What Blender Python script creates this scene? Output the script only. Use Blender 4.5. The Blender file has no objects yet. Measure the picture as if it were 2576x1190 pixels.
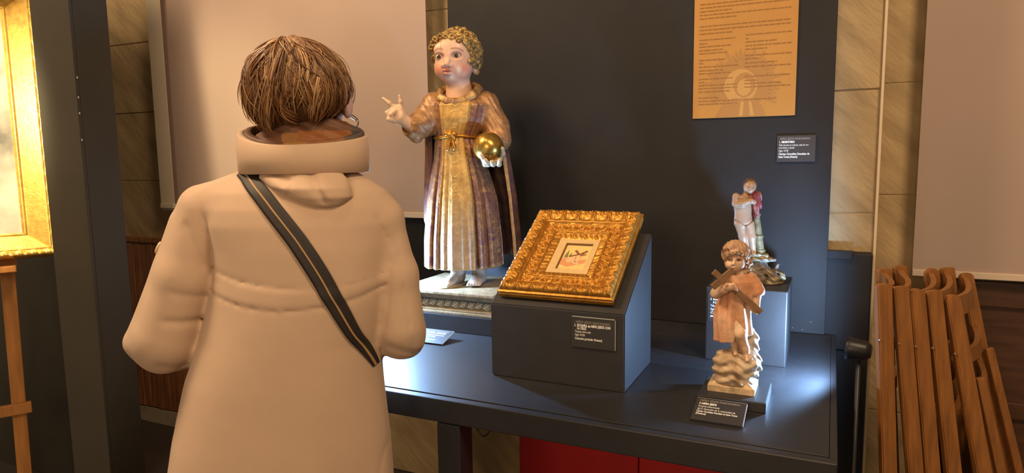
import bpy, bmesh, math, random
import numpy as np
from mathutils import Matrix, Vector
from mathutils.bvhtree import BVHTree

SC = bpy.context.scene
COL = SC.collection
rng = np.random.default_rng(7)
random.seed(7)

# ------------------------------------------------------------------ camera
FPX, IW, IH = 1705.0, 2576.0, 1190.0
PITCH, YAW, ROLL = math.radians(6.89), math.radians(25.28), math.radians(0.837)
CAMP = np.array([0.0, 0.0, 1.46])
_f = np.array([-math.sin(YAW)*math.cos(PITCH), math.cos(YAW)*math.cos(PITCH), -math.sin(PITCH)])
_r = np.array([math.cos(YAW), math.sin(YAW), 0.0])
_d = np.cross(_f, _r)
RX = math.cos(ROLL)*_r + math.sin(ROLL)*_d
RD = -math.sin(ROLL)*_r + math.cos(ROLL)*_d
cam_data = bpy.data.cameras.new('camera')
cam = bpy.data.objects.new('camera', cam_data)
COL.objects.link(cam)
cam_data.sensor_width = 36.0
cam_data.lens = FPX/IW*36.0
cam_data.clip_start = 0.02
cam.matrix_world = Matrix(((RX[0], -RD[0], -_f[0], CAMP[0]), (RX[1], -RD[1], -_f[1], CAMP[1]),
                           (RX[2], -RD[2], -_f[2], CAMP[2]), (0, 0, 0, 1)))
SC.camera = cam

def ray(u, v):
    return RX*((u-IW/2)/FPX) + RD*((v-IH/2)/FPX) + _f
def on_y(u, v, y):
    d = ray(u, v); return CAMP + d*((y-CAMP[1])/d[1])
def on_z(u, v, z):
    d = ray(u, v); return CAMP + d*((z-CAMP[2])/d[2])
def at_depth(u, v, D):
    return CAMP + ray(u, v)*D

# ------------------------------------------------------------------ world, lights, exposure
SC.view_settings.view_transform = 'Standard'
SC.view_settings.look = 'None'
SC.view_settings.exposure = 0.0
SC.view_settings.gamma = 1.0
SC.view_settings.use_curve_mapping = False
world = bpy.data.worlds.new('room_ambient'); SC.world = world
world.use_nodes = True
wb = world.node_tree.nodes['Background']
wb.inputs[0].default_value = (1.0, 0.70, 0.42, 1); wb.inputs[1].default_value = 0.25

WARM = (1.0, 0.70, 0.43)
def area(name, loc, target, size, power, color):
    l = bpy.data.lights.new(name, 'AREA'); l.shape = 'DISK'; l.size = size; l.energy = power; l.color = color
    o = bpy.data.objects.new(name, l); COL.objects.link(o); o.location = loc
    o.rotation_euler = (Vector(target)-Vector(loc)).to_track_quat('-Z', 'Y').to_euler()
    return o
def spot(name, loc, target, power, color, angle, blend=0.5, size=0.05):
    l = bpy.data.lights.new(name, 'SPOT'); l.energy = power; l.color = color
    l.spot_size = math.radians(angle); l.spot_blend = blend; l.shadow_soft_size = size
    o = bpy.data.objects.new(name, l); COL.objects.link(o); o.location = loc
    o.rotation_euler = (Vector(target)-Vector(loc)).to_track_quat('-Z', 'Y').to_euler()
    return o
# warm ceiling lamps of the hall, and one added front fill
area('ceiling_lamp_front', (-2.5, 0.5, 3.7), (-1.6, 2.2, 1.0), 0.8, 95, WARM)
area('ceiling_lamp_side', (1.0, 0.2, 3.6), (0.0, 2.4, 1.0), 0.8, 62, WARM)
area('front_fill', (-0.3, -2.3, 1.9), (-0.9, 1.8, 0.9), 1.0, 40, (1.0, 0.70, 0.45))  # added fill from behind the camera, lifts the under-table area and the chairs
spot('ceiling_spot_display', (-0.9, 0.5, 3.4), (-0.8, 2.0, 1.1), 27, (1.0, 0.72, 0.42), 60, 0.8, 0.08)

# ------------------------------------------------------------------ materials
MATS = {}
def mat(name, col, rough=0.6, metal=0.0, noise=None, bump=None, attr=False, coat=0.0, spec=0.5, emit=None, stretch=(1, 1, 1), sheen=0.0, rot=(0, 0, 0)):
    if name in MATS: return MATS[name]
    m = bpy.data.materials.new(name); m.use_nodes = True
    nt = m.node_tree; b = nt.nodes['Principled BSDF']
    b.inputs['Base Color'].default_value = (*col, 1)
    b.inputs['Roughness'].default_value = rough
    b.inputs['Metallic'].default_value = metal
    b.inputs['Specular IOR Level'].default_value = spec
    b.inputs['Coat Weight'].default_value = coat
    if sheen:
        b.inputs['Sheen Weight'].default_value = sheen
    tc = nt.nodes.new('ShaderNodeTexCoord'); mp = nt.nodes.new('ShaderNodeMapping')
    nt.links.new(tc.outputs['Object'], mp.inputs['Vector']); mp.vector_type = 'TEXTURE'; mp.inputs['Scale'].default_value = tuple(1/q for q in stretch); mp.inputs['Rotation'].default_value = rot
    src = None
    if attr:
        a = nt.nodes.new('ShaderNodeAttribute'); a.attribute_name = 'Col'; src = a.outputs['Color']
    if noise:
        sc_, amt = noise
        n = nt.nodes.new('ShaderNodeTexNoise'); n.inputs['Scale'].default_value = sc_; n.inputs['Detail'].default_value = 6
        nt.links.new(mp.outputs[0], n.inputs['Vector'])
        r = nt.nodes.new('ShaderNodeMapRange'); r.inputs[1].default_value = 0.3; r.inputs[2].default_value = 0.7
        r.inputs[3].default_value = 1-amt; r.inputs[4].default_value = 1+amt*0.6
        nt.links.new(n.outputs[0], r.inputs[0])
        mx = nt.nodes.new('ShaderNodeVectorMath'); mx.operation = 'SCALE'
        if src is not None: nt.links.new(src, mx.inputs[0])
        else: mx.inputs[0].default_value = col
        nt.links.new(r.outputs[0], mx.inputs['Scale']); src = mx.outputs[0]
    if src is not None: nt.links.new(src, b.inputs['Base Color'])
    if bump:
        sc_, st = bump
        n = nt.nodes.new('ShaderNodeTexNoise'); n.inputs['Scale'].default_value = sc_; n.inputs['Detail'].default_value = 5
        nt.links.new(mp.outputs[0], n.inputs['Vector'])
        bp = nt.nodes.new('ShaderNodeBump'); bp.inputs['Strength'].default_value = st; bp.inputs['Distance'].default_value = 0.004
        nt.links.new(n.outputs[0], bp.inputs['Height']); nt.links.new(bp.outputs[0], b.inputs['Normal'])
    if emit:
        b.inputs['Emission Color'].default_value = (*emit[0], 1); b.inputs['Emission Strength'].default_value = emit[1]
    MATS[name] = m
    return m

M_BLACK = mat('black_board_paint', (0.0145, 0.0132, 0.0135), 0.6, spec=0.3, noise=(6, 0.2), bump=(180, 0.05))
M_TABLE = mat('black_table_laminate', (0.020, 0.020, 0.022), 0.42, noise=(30, 0.1), bump=(300, 0.03))
M_PED = mat('charcoal_pedestal_paint', (0.021, 0.020, 0.021), 0.5, noise=(20, 0.12), bump=(220, 0.04))
M_STONE = mat('ochre_sandstone', (0.50, 0.37, 0.20), 0.9, noise=(5, 0.28), bump=(24, 1.0), stretch=(0.8, 1, 3.0), rot=(0, 0.8, 0))
M_MORTAR = mat('lime_mortar', (0.46, 0.34, 0.19), 0.95, bump=(60, 0.5))
M_FLOOR = mat('dark_floor_tile', (0.055, 0.045, 0.038), 0.5, noise=(3, 0.3))
M_SCREEN = mat('pinkish_blind_fabric', (0.42, 0.318, 0.262), 0.85, noise=(2, 0.05), bump=(500, 0.1))
M_SCREEN2 = mat('pale_blind_fabric', (0.66, 0.57, 0.43), 0.85, bump=(500, 0.1))
M_SBAR = mat('blind_bottom_bar', (0.62, 0.50, 0.37), 0.5)
M_PLANK = mat('reddish_wood_plank', (0.36, 0.145, 0.05), 0.5, noise=(14, 0.4), stretch=(6, 6, 0.5))
M_WAIN = mat('dark_brown_wainscot_wood', (0.075, 0.030, 0.012), 0.5, noise=(10, 0.4), stretch=(0.6, 3, 5))
M_CHAIR = mat('honey_beech_wood', (0.25, 0.098, 0.022), 0.5, noise=(16, 0.3), stretch=(5, 5, 0.35), bump=(60, 0.08))
M_EASEL = mat('orange_pine_wood', (0.46, 0.20, 0.05), 0.5, noise=(14, 0.25), stretch=(4, 4, 0.4))
M_BASEB = mat('cream_baseboard_paint', (0.50, 0.42, 0.30), 0.6, noise=(12, 0.15))
M_RED = mat('red_cabinet_paint', (0.42, 0.010, 0.012), 0.45, noise=(8, 0.15))
M_METAL = mat('bright_screw_steel', (0.75, 0.72, 0.68), 0.3, 1.0)
M_DARKM = mat('black_lamp_metal', (0.012, 0.012, 0.013), 0.4, 0.3)
M_WHITE = mat('label_white_print', (0.85, 0.83, 0.78), 0.7)
M_GREYP = mat('label_grey_print', (0.26, 0.23, 0.20), 0.7)
M_LABEL = mat('black_label_card', (0.028, 0.026, 0.026), 0.5)
M_LABEDGE = mat('label_clear_edge', (0.45, 0.45, 0.46), 0.3)
M_GOLD = mat('carved_gilt_wood', (0.50, 0.235, 0.036), 0.40, 0.7, noise=(60, 0.3), bump=(150, 0.2))
M_GOLDL = mat('bright_gilt_wood', (0.80, 0.50, 0.12), 0.33, 0.7, noise=(40, 0.25), bump=(120, 0.2))

# ------------------------------------------------------------------ object helpers
def setp(o, label=None, cat=None, group=None, kind=None):
    if label: o['label'] = label
    if cat: o['category'] = cat
    if group: o['group'] = group
    if kind: o['kind'] = kind
    return o
def thing(name, loc, label, cat, group=None, yaw=0.0):
    o = bpy.data.objects.new(name, None); o.empty_display_size = 0.05
    COL.objects.link(o); o.location = loc; o.rotation_euler = (0, 0, yaw)
    return setp(o, label, cat, group)
def link(name, me, m, parent=None, smooth=False):
    if m is not None and not me.materials: me.materials.append(m)
    if smooth: me.polygons.foreach_set('use_smooth', np.ones(len(me.polygons), dtype=bool))
    o = bpy.data.objects.new(name, me); COL.objects.link(o)
    if parent is not None: o.parent = parent
    return o
def root_loc(p):
    while p is not None and p.parent is not None: p = p.parent
    return np.array(p.location) if p is not None else np.zeros(3)
def from_vf(name, verts, faces, m, parent=None, smooth=False, local=False, loc=None):
    """world-space verts -> object under parent (roots without rotation), or at loc"""
    v = np.asarray(verts, float)
    if not local:
        v = v - (root_loc(parent) if parent is not None else (np.array(loc, float) if loc is not None else np.zeros(3)))
    me = bpy.data.meshes.new(name)
    me.from_pydata(v.tolist(), [], [tuple(int(i) for i in f) for f in faces]); me.update()
    o = link(name, me, m, parent, smooth)
    if parent is None and loc is not None: o.location = loc
    return o
def box_vf(lo, hi, bev=0.0):
    bm = bmesh.new(); bmesh.ops.create_cube(bm, size=1.0)
    lo = np.array(lo, float); hi = np.array(hi, float)
    for v in bm.verts: v.co = Vector((lo+hi)/2) + Vector([v.co[i]*(hi-lo)[i] for i in range(3)])
    if bev > 0: bmesh.ops.bevel(bm, geom=bm.edges[:], offset=bev, segments=2, affect='EDGES', profile=0.6)
    bm.verts.index_update()
    vs = [tuple(v.co) for v in bm.verts]; fs = [[v.index for v in f.verts] for f in bm.faces]; bm.free()
    return np.array(vs), fs
def box(name, lo, hi, m, parent=None, bev=0.0, **k):
    v, f = box_vf(lo, hi, bev)
    if parent is None and 'loc' not in k: k['loc'] = ((lo[0]+hi[0])/2, (lo[1]+hi[1])/2, lo[2])
    return from_vf(name, v, f, m, parent, **k)
def beam_vf(a, b, wdir, w, t, bev=0.0, taper=1.0):
    """bar from a to b, width w along wdir, thickness t"""
    a = np.array(a, float); b = np.array(b, float); d = b-a; L = np.linalg.norm(d); d /= L
    x = np.array(wdir, float); x -= d*np.dot(x, d); x /= np.linalg.norm(x); y = np.cross(d, x)
    v, f = box_vf((-w/2, -t/2, 0), (w/2, t/2, L), bev)
    return a + v[:, :1]*x + v[:, 1:2]*y + v[:, 2:3]*d, f
def beam(name, a, b, wdir, w, t, m, parent=None, bev=0.0, **k):
    v, f = beam_vf(a, b, wdir, w, t, bev)
    return from_vf(name, v, f, m, parent, **k)
def tube_vf(pts, rad, n=10, cap=True):
    pts = np.array(pts, float); N = len(pts)
    rad = np.full(N, rad) if np.isscalar(rad) else np.array(rad, float)
    T = np.gradient(pts, axis=0); T /= np.linalg.norm(T, axis=1)[:, None]+1e-12
    up = np.array([0, 0, 1.0]) if abs(T[0][2]) < 0.9 else np.array([1.0, 0, 0])
    vs = []; fs = []
    x = np.cross(T[0], up); x /= np.linalg.norm(x)
    for i in range(N):
        x = x-T[i]*np.dot(x, T[i]); x /= np.linalg.norm(x); y = np.cross(T[i], x)
        for k in range(n):
            a = 2*math.pi*k/n; vs.append(pts[i]+rad[i]*(math.cos(a)*x+math.sin(a)*y))
    for i in range(N-1):
        for k in range(n):
            k2 = (k+1) % n; fs.append((i*n+k, i*n+k2, (i+1)*n+k2, (i+1)*n+k))
    if cap: fs.append(tuple(range(n))[::-1]); fs.append(tuple((N-1)*n+k for k in range(n)))
    return np.array(vs), fs
def tube(name, pts, rad, m, parent=None, n=10, **k):
    v, f = tube_vf(pts, rad, n); return from_vf(name, v, f, m, parent, smooth=True, **k)
def merge(parts):
    vs = []; fs = []; o = 0
    for v, f in parts:
        vs.append(np.asarray(v)); fs += [[i+o for i in q] for q in f]; o += len(v)
    return np.concatenate(vs), fs
def lathe_vf(prof, n=24, c=(0, 0, 0)):
    vs = []; fs = []
    for r, z in prof:
        for k in range(n):
            a = 2*math.pi*k/n; vs.append((c[0]+r*math.cos(a), c[1]+r*math.sin(a), c[2]+z))
    for i in range(len(prof)-1):
        for k in range(n):
            k2 = (k+1) % n; fs.append((i*n+k, i*n+k2, (i+1)*n+k2, (i+1)*n+k))
    return np.array(vs), fs

# ------------------------------------------------------------------ carving field (signed distance, meshed as one surface)
def smin(a, b, k):
    if k <= 0: return np.minimum(a, b)
    h = np.clip(0.5+0.5*(b-a)/k, 0, 1)
    return b+(a-b)*h-k*h*(1-h)
def smax(a, b, k): return -smin(-a, -b, k)
def rotm(rx=0, ry=0, rz=0):
    return np.array(Matrix.Rotation(rz, 3, 'Z') @ Matrix.Rotation(ry, 3, 'Y') @ Matrix.Rotation(rx, 3, 'X'))
class Field:
    def __init__(s, lo, hi, h):
        s.h = h; s.lo = np.array(lo, np.float32)
        n = np.ceil((np.array(hi)-np.array(lo))/h).astype(int)+1
        s.ax = [(s.lo[i]+h*np.arange(n[i])).astype(np.float32) for i in range(3)]
        s.V = np.full(n, 9.0, np.float32)
    def _sl(s, lo, hi):
        o = []
        for i in range(3):
            a = int(max(0, math.floor((lo[i]-s.lo[i])/s.h))); b = int(min(len(s.ax[i]), math.ceil((hi[i]-s.lo[i])/s.h)+1))
            if b <= a: return None
            o.append(slice(a, b))
        return tuple(o)
    def _g(s, sl): return s.ax[0][sl[0]][:, None, None], s.ax[1][sl[1]][None, :, None], s.ax[2][sl[2]][None, None, :]
    def _put(s, sl, d, k, op):
        if op == 'u': s.V[sl] = smin(s.V[sl], d, k)
        elif op == 's': s.V[sl] = smax(s.V[sl], -d, k)
    def cone(s, a, b, ra, rb, k=0.0, op='u', q=(1, 1, 1)):
        a = np.array(a, float); b = np.array(b, float); q = np.array(q, float)
        pad = max(ra, rb)*max(1, q.max())+k+3*s.h
        sl = s._sl(np.minimum(a, b)-pad, np.maximum(a, b)+pad)
        if sl is None: return s
        X, Y, Z = s._g(sl); ba = (b-a)/q; L = max(float(ba@ba), 1e-12)
        px, py, pz = (X-a[0])/q[0], (Y-a[1])/q[1], (Z-a[2])/q[2]
        t = np.clip((px*ba[0]+py*ba[1]+pz*ba[2])/L, 0, 1)
        d = np.sqrt((px-t*ba[0])**2+(py-t*ba[1])**2+(pz-t*ba[2])**2)-(ra+(rb-ra)*t)
        s._put(sl, (d*q.min()).astype(np.float32), k, op); return s
    def chain(s, pts, rs, k=0.0, op='u', q=(1, 1, 1)):
        for i in range(len(pts)-1): s.cone(pts[i], pts[i+1], rs[i], rs[i+1], k, op, q)
        return s
    def ell(s, c, r, k=0.0, op='u', R=None):
        c = np.array(c, float); r = np.array(r if not np.isscalar(r) else (r, r, r), float); pad = r.max()+k+3*s.h
        sl = s._sl(c-pad, c+pad)
        if sl is None: return s
        X, Y, Z = s._g(sl); X = X-c[0]; Y = Y-c[1]; Z = Z-c[2]
        if R is not None:
            X, Y, Z = (R[0][0]*X+R[1][0]*Y+R[2][0]*Z, R[0][1]*X+R[1][1]*Y+R[2][1]*Z, R[0][2]*X+R[1][2]*Y+R[2][2]*Z)
        k0 = np.sqrt((X/r[0])**2+(Y/r[1])**2+(Z/r[2])**2); k1 = np.sqrt((X/r[0]**2)**2+(Y/r[1]**2)**2+(Z/r[2]**2)**2)+1e-9
        d = np.maximum(k0*(k0-1)/k1, -r.min())
        s._put(sl, d.astype(np.float32), k, op); return s
    def bx(s, c, hf, rad=0.0, k=0.0, op='u', R=None):
        c = np.array(c, float); hf = np.array(hf, float); pad = np.linalg.norm(hf)+rad+k+3*s.h
        sl = s._sl(c-pad, c+pad)
        if sl is None: return s
        X, Y, Z = s._g(sl); X = X-c[0]; Y = Y-c[1]; Z = Z-c[2]
        if R is not None:
            X, Y, Z = (R[0][0]*X+R[1][0]*Y+R[2][0]*Z, R[0][1]*X+R[1][1]*Y+R[2][1]*Z, R[0][2]*X+R[1][2]*Y+R[2][2]*Z)
        qx, qy, qz = np.abs(X)-hf[0]+rad, np.abs(Y)-hf[1]+rad, np.abs(Z)-hf[2]+rad
        d = np.sqrt(np.maximum(qx, 0)**2+np.maximum(qy, 0)**2+np.maximum(qz, 0)**2)+np.minimum(np.maximum(np.maximum(qx, qy), qz), 0)-rad
        s._put(sl, d.astype(np.float32), k, op); return s
    def loft(s, rows, k=0.0, op='u', fold=None, capk=0.004, shell=0.0):
        """rows: (z, cx, cy, rx, ry) sorted by z ascending"""
        r = np.array(sorted(rows), float); pad = k+4*s.h+0.02
        lo = (np.min(r[:, 1]-r[:, 3])-pad, np.min(r[:, 2]-r[:, 4])-pad, r[0, 0]-pad)
        hi = (np.max(r[:, 1]+r[:, 3])+pad, np.max(r[:, 2]+r[:, 4])+pad, r[-1, 0]+pad)
        sl = s._sl(lo, hi)
        if sl is None: return s
        X, Y, Z = s._g(sl); z = Z[0, 0]
        def ip(c):
            v = np.interp(z, r[:, 0], r[:, c]); return v.astype(np.float32)[None, None, :]
        cx, cy, rx, ry = ip(1), ip(2), ip(3), ip(4)
        xn = (X-cx)/rx; yn = (Y-cy)/ry
        k0 = np.sqrt(xn**2+yn**2); k1 = np.sqrt((xn/rx)**2+(yn/ry)**2)+1e-6
        d = k0*(k0-1)/k1
        d = np.maximum(d, -np.minimum(rx, ry))
        if fold is not None: d = d-fold(xn, yn, Z)
        if shell > 0: d = np.abs(d)-shell
        d = smax(d, np.maximum(r[0, 0]-Z, Z-r[-1, 0]), capk)
        s._put(sl, d.astype(np.float32), k, op); return s
    def plane_cut(s, n, p, k=0.0):
        """removes the side that n points to"""
        X, Y, Z = s._g(tuple(slice(None) for _ in range(3)))
        d = (X-p[0])*n[0]+(Y-p[1])*n[1]+(Z-p[2])*n[2]
        s.V = smax(s.V, d.astype(np.float32), k); return s
    def disp(s, fn, band=0.03):
        X, Y, Z = s._g(tuple(slice(None) for _ in range(3)))
        s.V = s.V+fn(X, Y, Z).astype(np.float32)
        return s
    def groove(s, poly, width, depth, front=True, y0=0.0):
        """poly: list of (x,z): presses a seam into the surface on the viewer's side (y<y0)"""
        X, Z = np.meshgrid(s.ax[0], s.ax[2], indexing='ij'); D = np.full(X.shape, 9.0)
        for (x0, z0), (x1, z1) in zip(poly[:-1], poly[1:]):
            dx, dz = x1-x0, z1-z0; t = np.clip(((X-x0)*dx+(Z-z0)*dz)/(dx*dx+dz*dz+1e-12), 0, 1)
            D = np.minimum(D, np.hypot(X-x0-t*dx, Z-z0-t*dz))
        g = (depth*np.exp(-(D/width)**2)).astype(np.float32)
        ym = (s.ax[1] < y0) if front else (s.ax[1] > y0)
        s.V += g[:, None, :]*ym.astype(np.float32)[None, :, None]; return s
    def mesh(s, name, m, parent=None, paint=None, smooth=True):
        V = s.V; S = V < 0
        c = [S[i:S.shape[0]-1+i, j:S.shape[1]-1+j, l:S.shape[2]-1+l] for i in (0, 1) for j in (0, 1) for l in (0, 1)]
        alls = c[0].copy(); anys = c[0].copy()
        for q in c[1:]: alls &= q; anys |= q
        act = anys & ~alls; idx = np.argwhere(act); N = len(idx)
        offs = np.array([(i, j, l) for i in (0, 1) for j in (0, 1) for l in (0, 1)])
        cv = np.stack([V[idx[:, 0]+o[0], idx[:, 1]+o[1], idx[:, 2]+o[2]] for o in offs], 1)
        pos = np.zeros((N, 3)); cnt = np.zeros(N)
        for a in range(8):
            for b in range(a+1, 8):
                if np.abs(offs[a]-offs[b]).sum() != 1: continue
                cr = (cv[:, a] < 0) != (cv[:, b] < 0)
                t = np.where(cr, cv[:, a]/np.where(cr, cv[:, a]-cv[:, b], 1), 0)
                pos += np.where(cr[:, None], offs[a]+(offs[b]-offs[a])*t[:, None], 0); cnt += cr
        P = s.lo+(idx+pos/cnt[:, None])*s.h
        mp = np.full(act.shape, -1, np.int32); mp[act] = np.arange(N)
        F = []
        for ax in range(3):
            o1, o2 = [(1, 2), (2, 0), (0, 1)][ax]
            A = np.take(S, np.arange(S.shape[ax]-1), ax); B = np.take(S, np.arange(1, S.shape[ax]), ax)
            for sg in (0, 1):
                e = np.argwhere((A & ~B) if sg == 0 else (~A & B))
                ok = (e[:, o1] > 0) & (e[:, o2] > 0) & (e[:, o1] < S.shape[o1]-1) & (e[:, o2] < S.shape[o2]-1)
                e = e[ok]
                def g(d1, d2):
                    q = e.copy(); q[:, o1] -= d1; q[:, o2] -= d2
                    return mp[q[:, 0], q[:, 1], q[:, 2]]
                f = np.stack([g(1, 1), g(0, 1), g(0, 0), g(1, 0)], 1)
                F.append(f if sg == 0 else f[:, ::-1])
        F = np.concatenate(F); F = F[(F >= 0).all(1)]
        me = bpy.data.meshes.new(name)
        me.vertices.add(N); me.vertices.foreach_set('co', P.astype(np.float32).ravel())
        me.loops.add(len(F)*4); me.loops.foreach_set('vertex_index', F.astype(np.int32).ravel())
        me.polygons.add(len(F)); me.polygons.foreach_set('loop_start', np.arange(0, len(F)*4, 4, dtype=np.int32))
        me.update(calc_edges=True); me.validate()
        if paint is not None: set_col(me, paint(P))
        o = link(name, me, m, parent, smooth)
        return o
def set_col(me, rgb):
    ca = me.color_attributes.new('Col', 'FLOAT_COLOR', 'POINT')
    ca.data.foreach_set('color', np.concatenate([rgb, np.ones((len(rgb), 1))], 1).astype(np.float32).ravel())
def vnoise(X, Y, Z, f, seed=0):
    """cheap smooth noise from sines"""
    r = np.random.default_rng(seed); o = 0
    for i in range(5):
        k = r.normal(size=3); k /= np.linalg.norm(k); k *= f*(0.6+0.8*r.random()); o = o+np.sin(k[0]*X+k[1]*Y+k[2]*Z+r.random()*6.28)
    return o/5
class Fig:
    """upright frame of a figure: x right, y away from the viewer, z up, origin on its support"""
    def __init__(s, name, anchor, label, cat, group=None, mid=0.0):
        s.A = np.array(anchor, float); s.n = np.array([-math.sin(YAW), math.cos(YAW), 0]); s.r = _r
        s.D = float((s.A+np.array([0, 0, mid])-CAMP)@_f); s.s = s.D/FPX
        q = s.A+np.array([0, 0, mid])-CAMP; s.u0 = IW/2+FPX*(q@RX)/(q@_f); s.v0 = IH/2+FPX*(q@RD)/(q@_f)
        s.root = thing(name, tuple(s.A), label, cat, group, yaw=YAW)
    def P(s, u, v, w=0.0):
        if u == 0: u = s.u0
        if v == 0: v = s.v0
        d = ray(u, v); t = ((s.A-CAMP)@s.n)/(d@s.n); q = CAMP+d*t-s.A
        return np.array([q@s.r, -w*s.s, q[2]])
    def W(s, p): return s.A+s.r*p[0]+s.n*p[1]+np.array([0, 0, p[2]])
def ch(*pts): return [np.array(p, float) for p in pts]
def mixc(c, col, m):
    m = np.clip(m, 0, 1)[:, None]; return c*(1-m)+np.array(col)*m
def blob(P, c, r):
    return np.exp(-(((P-np.array(c))/np.array(r))**2).sum(1))

# ================================================================== SETTING
floor = box('floor', (-6, -2.5, -0.1), (3.5, 3.4, 0.0), M_FLOOR, loc=(0, 0, 0)); setp(floor, 'dark tiled floor of the hall', 'floor', kind='structure')
def stone_wall(name, label, x0, x1, yf, yb, rows, blen, seed, zt, skip=None):
    w = box(name, (x0, yf+0.007, 0), (x1, yb, zt), M_MORTAR); setp(w, label, 'wall', kind='structure')
    r = np.random.default_rng(seed)
    for i in range(len(rows)-1):
        x = x1; first = True
        while x > x0+0.02:
            L = blen*(0.75+0.6*r.random()) if not first else blen*(0.8 if i % 2 else 1.1)
            xa = max(x0, x-L); xa = x0 if xa-x0 < 0.12 else xa
            if not (skip and skip(xa, x, rows[i], rows[i+1])):
                dy = 0.004*r.random()
                v, f = box_vf((xa+(0.002 if xa > x0 else 0), yf+dy, rows[i]+0.0025), (x-(0.002 if not first else 0), yf+0.05, rows[i+1]-0.0025), 0.003)
                from_vf('stone_block', v, f, M_STONE, w)
            x = xa; first = False
    return w
stone_wall('wall_back', 'ochre sandstone block wall behind the display table', -2.1, 0.13, 2.50, 2.90,
           [0, 0.43, 0.85, 1.251, 1.652, 2.06, 2.46, 2.86, 3.2], 0.8, 3, 3.2)
stone_wall('wall_left', 'shaded sandstone block wall beyond the black partition', -4.6, -2.1, 2.50, 2.62,
           [0, 0.34, 0.66, 0.98, 1.347, 1.713, 2.077, 2.45, 2.83, 3.2], 0.9, 5, 3.2)
stone_wall('wall_right', 'sandstone recess wall behind the folded chairs', 0.131, 2.2, 2.90, 3.0,
           [0, 0.45, 0.87, 1.289, 1.70, 2.1, 2.5, 2.9, 3.2], 0.75, 9, 3.2)
box_ = box('trim_1', (-2.05, 2.43, 0.80), (-0.6, 2.497, 1.26), M_BLACK, bev=0.004); setp(box_, 'low black backing panel on the wall under the blind', 'panel', kind='structure')
tr2 = box('trim_2', (-0.599, 2.44, 0.80), (0.128, 2.497, 1.125), M_BLACK, bev=0.004); setp(tr2, 'black wall panel beside the foot of the tall display board', 'panel', kind='structure')
box('ledge', (-0.599, 2.425, 1.105), (0.07, 2.4395, 1.135), M_BLACK, tr2, 0.003)
tr3 = box('trim_3', (-0.3, 2.45, 0.0), (0.128, 2.497, 0.795), mat('matt_black_plinth', (0.012, 0.011, 0.011), 0.8), bev=0.004); setp(tr3, 'matt black plinth at the foot of the stone pier', 'plinth', kind='structure')

# wood wainscot behind the partition, made of planks, with its cream skirting
wl = box('trim_4', (-3.95, 2.44, 0.09), (-2.25, 2.497, 1.03), M_PLANK); setp(wl, 'reddish wooden plank wainscot below the pale blind', 'wainscot', kind='structure')
x = -3.95; i = 0
pl_me = {}
while x < -2.27:
    w_ = 0.052
    v, f = box_vf((x+0.002, 2.425+0.002*(i % 3), 0.095), (x+w_-0.002, 2.4395, 1.02), 0.003)
    from_vf('plank', v, f, M_PLANK, wl); x += w_; i += 1
box('cap_rail', (-3.95, 2.415, 1.0205), (-2.25, 2.4395, 1.05), M_PLANK, wl, 0.004)
bb = box('baseboard_left', (-3.95, 2.43, 0.0), (-2.25, 2.497, 0.089), M_BASEB, bev=0.004); setp(bb, 'cream skirting board under the plank wainscot', 'skirting', kind='structure')

# dark wainscot in the recess on the right
wr = box('trim_5', (0.33, 2.86, 0.0), (2.1, 2.898, 1.02), M_WAIN); setp(wr, 'dark brown panelled wainscot behind the folded chairs', 'wainscot', kind='structure')
for z0, z1 in ((0.90, 0.99), (0.50, 0.56), (0.0, 0.12)): box('rail', (0.33, 2.842, z0), (2.1, 2.8595, z1), M_WAIN, wr, 0.004)
for xx in (0.33, 0.85, 1.40, 1.95): box('stile', (xx, 2.8445, 0.1201), (xx+0.08, 2.8595, 0.4999), M_WAIN, wr, 0.004); box('stile', (xx, 2.8445, 0.5601), (xx+0.08, 2.8595, 0.8999), M_WAIN, wr, 0.004)
box('cap_rail', (0.33, 2.83, 1.0), (2.1, 2.8595, 1.03), M_WAIN, wr, 0.006)

# ------------------------------------------------------------------ roller blinds
def blind(x0, x1, y, zb, zt, m, label, group):
    t = thing('roller_blind', ((x0+x1)/2, y, zb), label, 'blind', group)
    n = 24; vs = []; fs = []
    for k in range(n+1):
        xx = x0+(x1-x0)*k/n; dy = 0.003*math.sin(k*0.7)*min(1, (x1-x0))**2
        for yy, zz in ((y+dy, zb+0.012), (y+dy, zt), (y+dy+0.002, zt), (y+dy+0.002, zb+0.012)): vs.append((xx, yy, zz))
    for k in range(n):
        for j in range(4): fs.append((k*4+j, (k+1)*4+j, (k+1)*4+(j+1) % 4, k*4+(j+1) % 4))
    fs += [(0, 1, 2, 3), (n*4+3, n*4+2, n*4+1, n*4)]
    from_vf('fabric', vs, fs, m, t, smooth=False)
    box('bottom_bar', (x0, y-0.007, zb), (x1, y+0.009, zb+0.024), M_SBAR if m is M_SCREEN else m, t, 0.003)
    v, f = tube_vf([(x0, y+0.004, zt), (x1, y+0.004, zt)], 0.02, 16); from_vf('roller_tube', v, f, M_SBAR, t, smooth=True)
    return t
bx_ = on_y(452, 510, 2.40)[0]
blind(bx_-0.15, -1.51, 2.414, 1.200, 2.72, M_SCREEN, 'wide pinkish roller blind hanging between partition and black display board', 'roller blinds')
blind(on_y(386, 260, 2.37)[0], bx_, 2.37, 1.215, 2.72, M_SCREEN2, 'narrow pale roller blind in front of the wide pinkish one', 'roller blinds')
pR = on_y(2316, 300, 2.80)
blind(0.275, 1.75, 2.80, 1.005, 2.72, M_SCREEN, 'wide pinkish roller blind above the folded wooden chairs', 'roller blinds')

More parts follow.
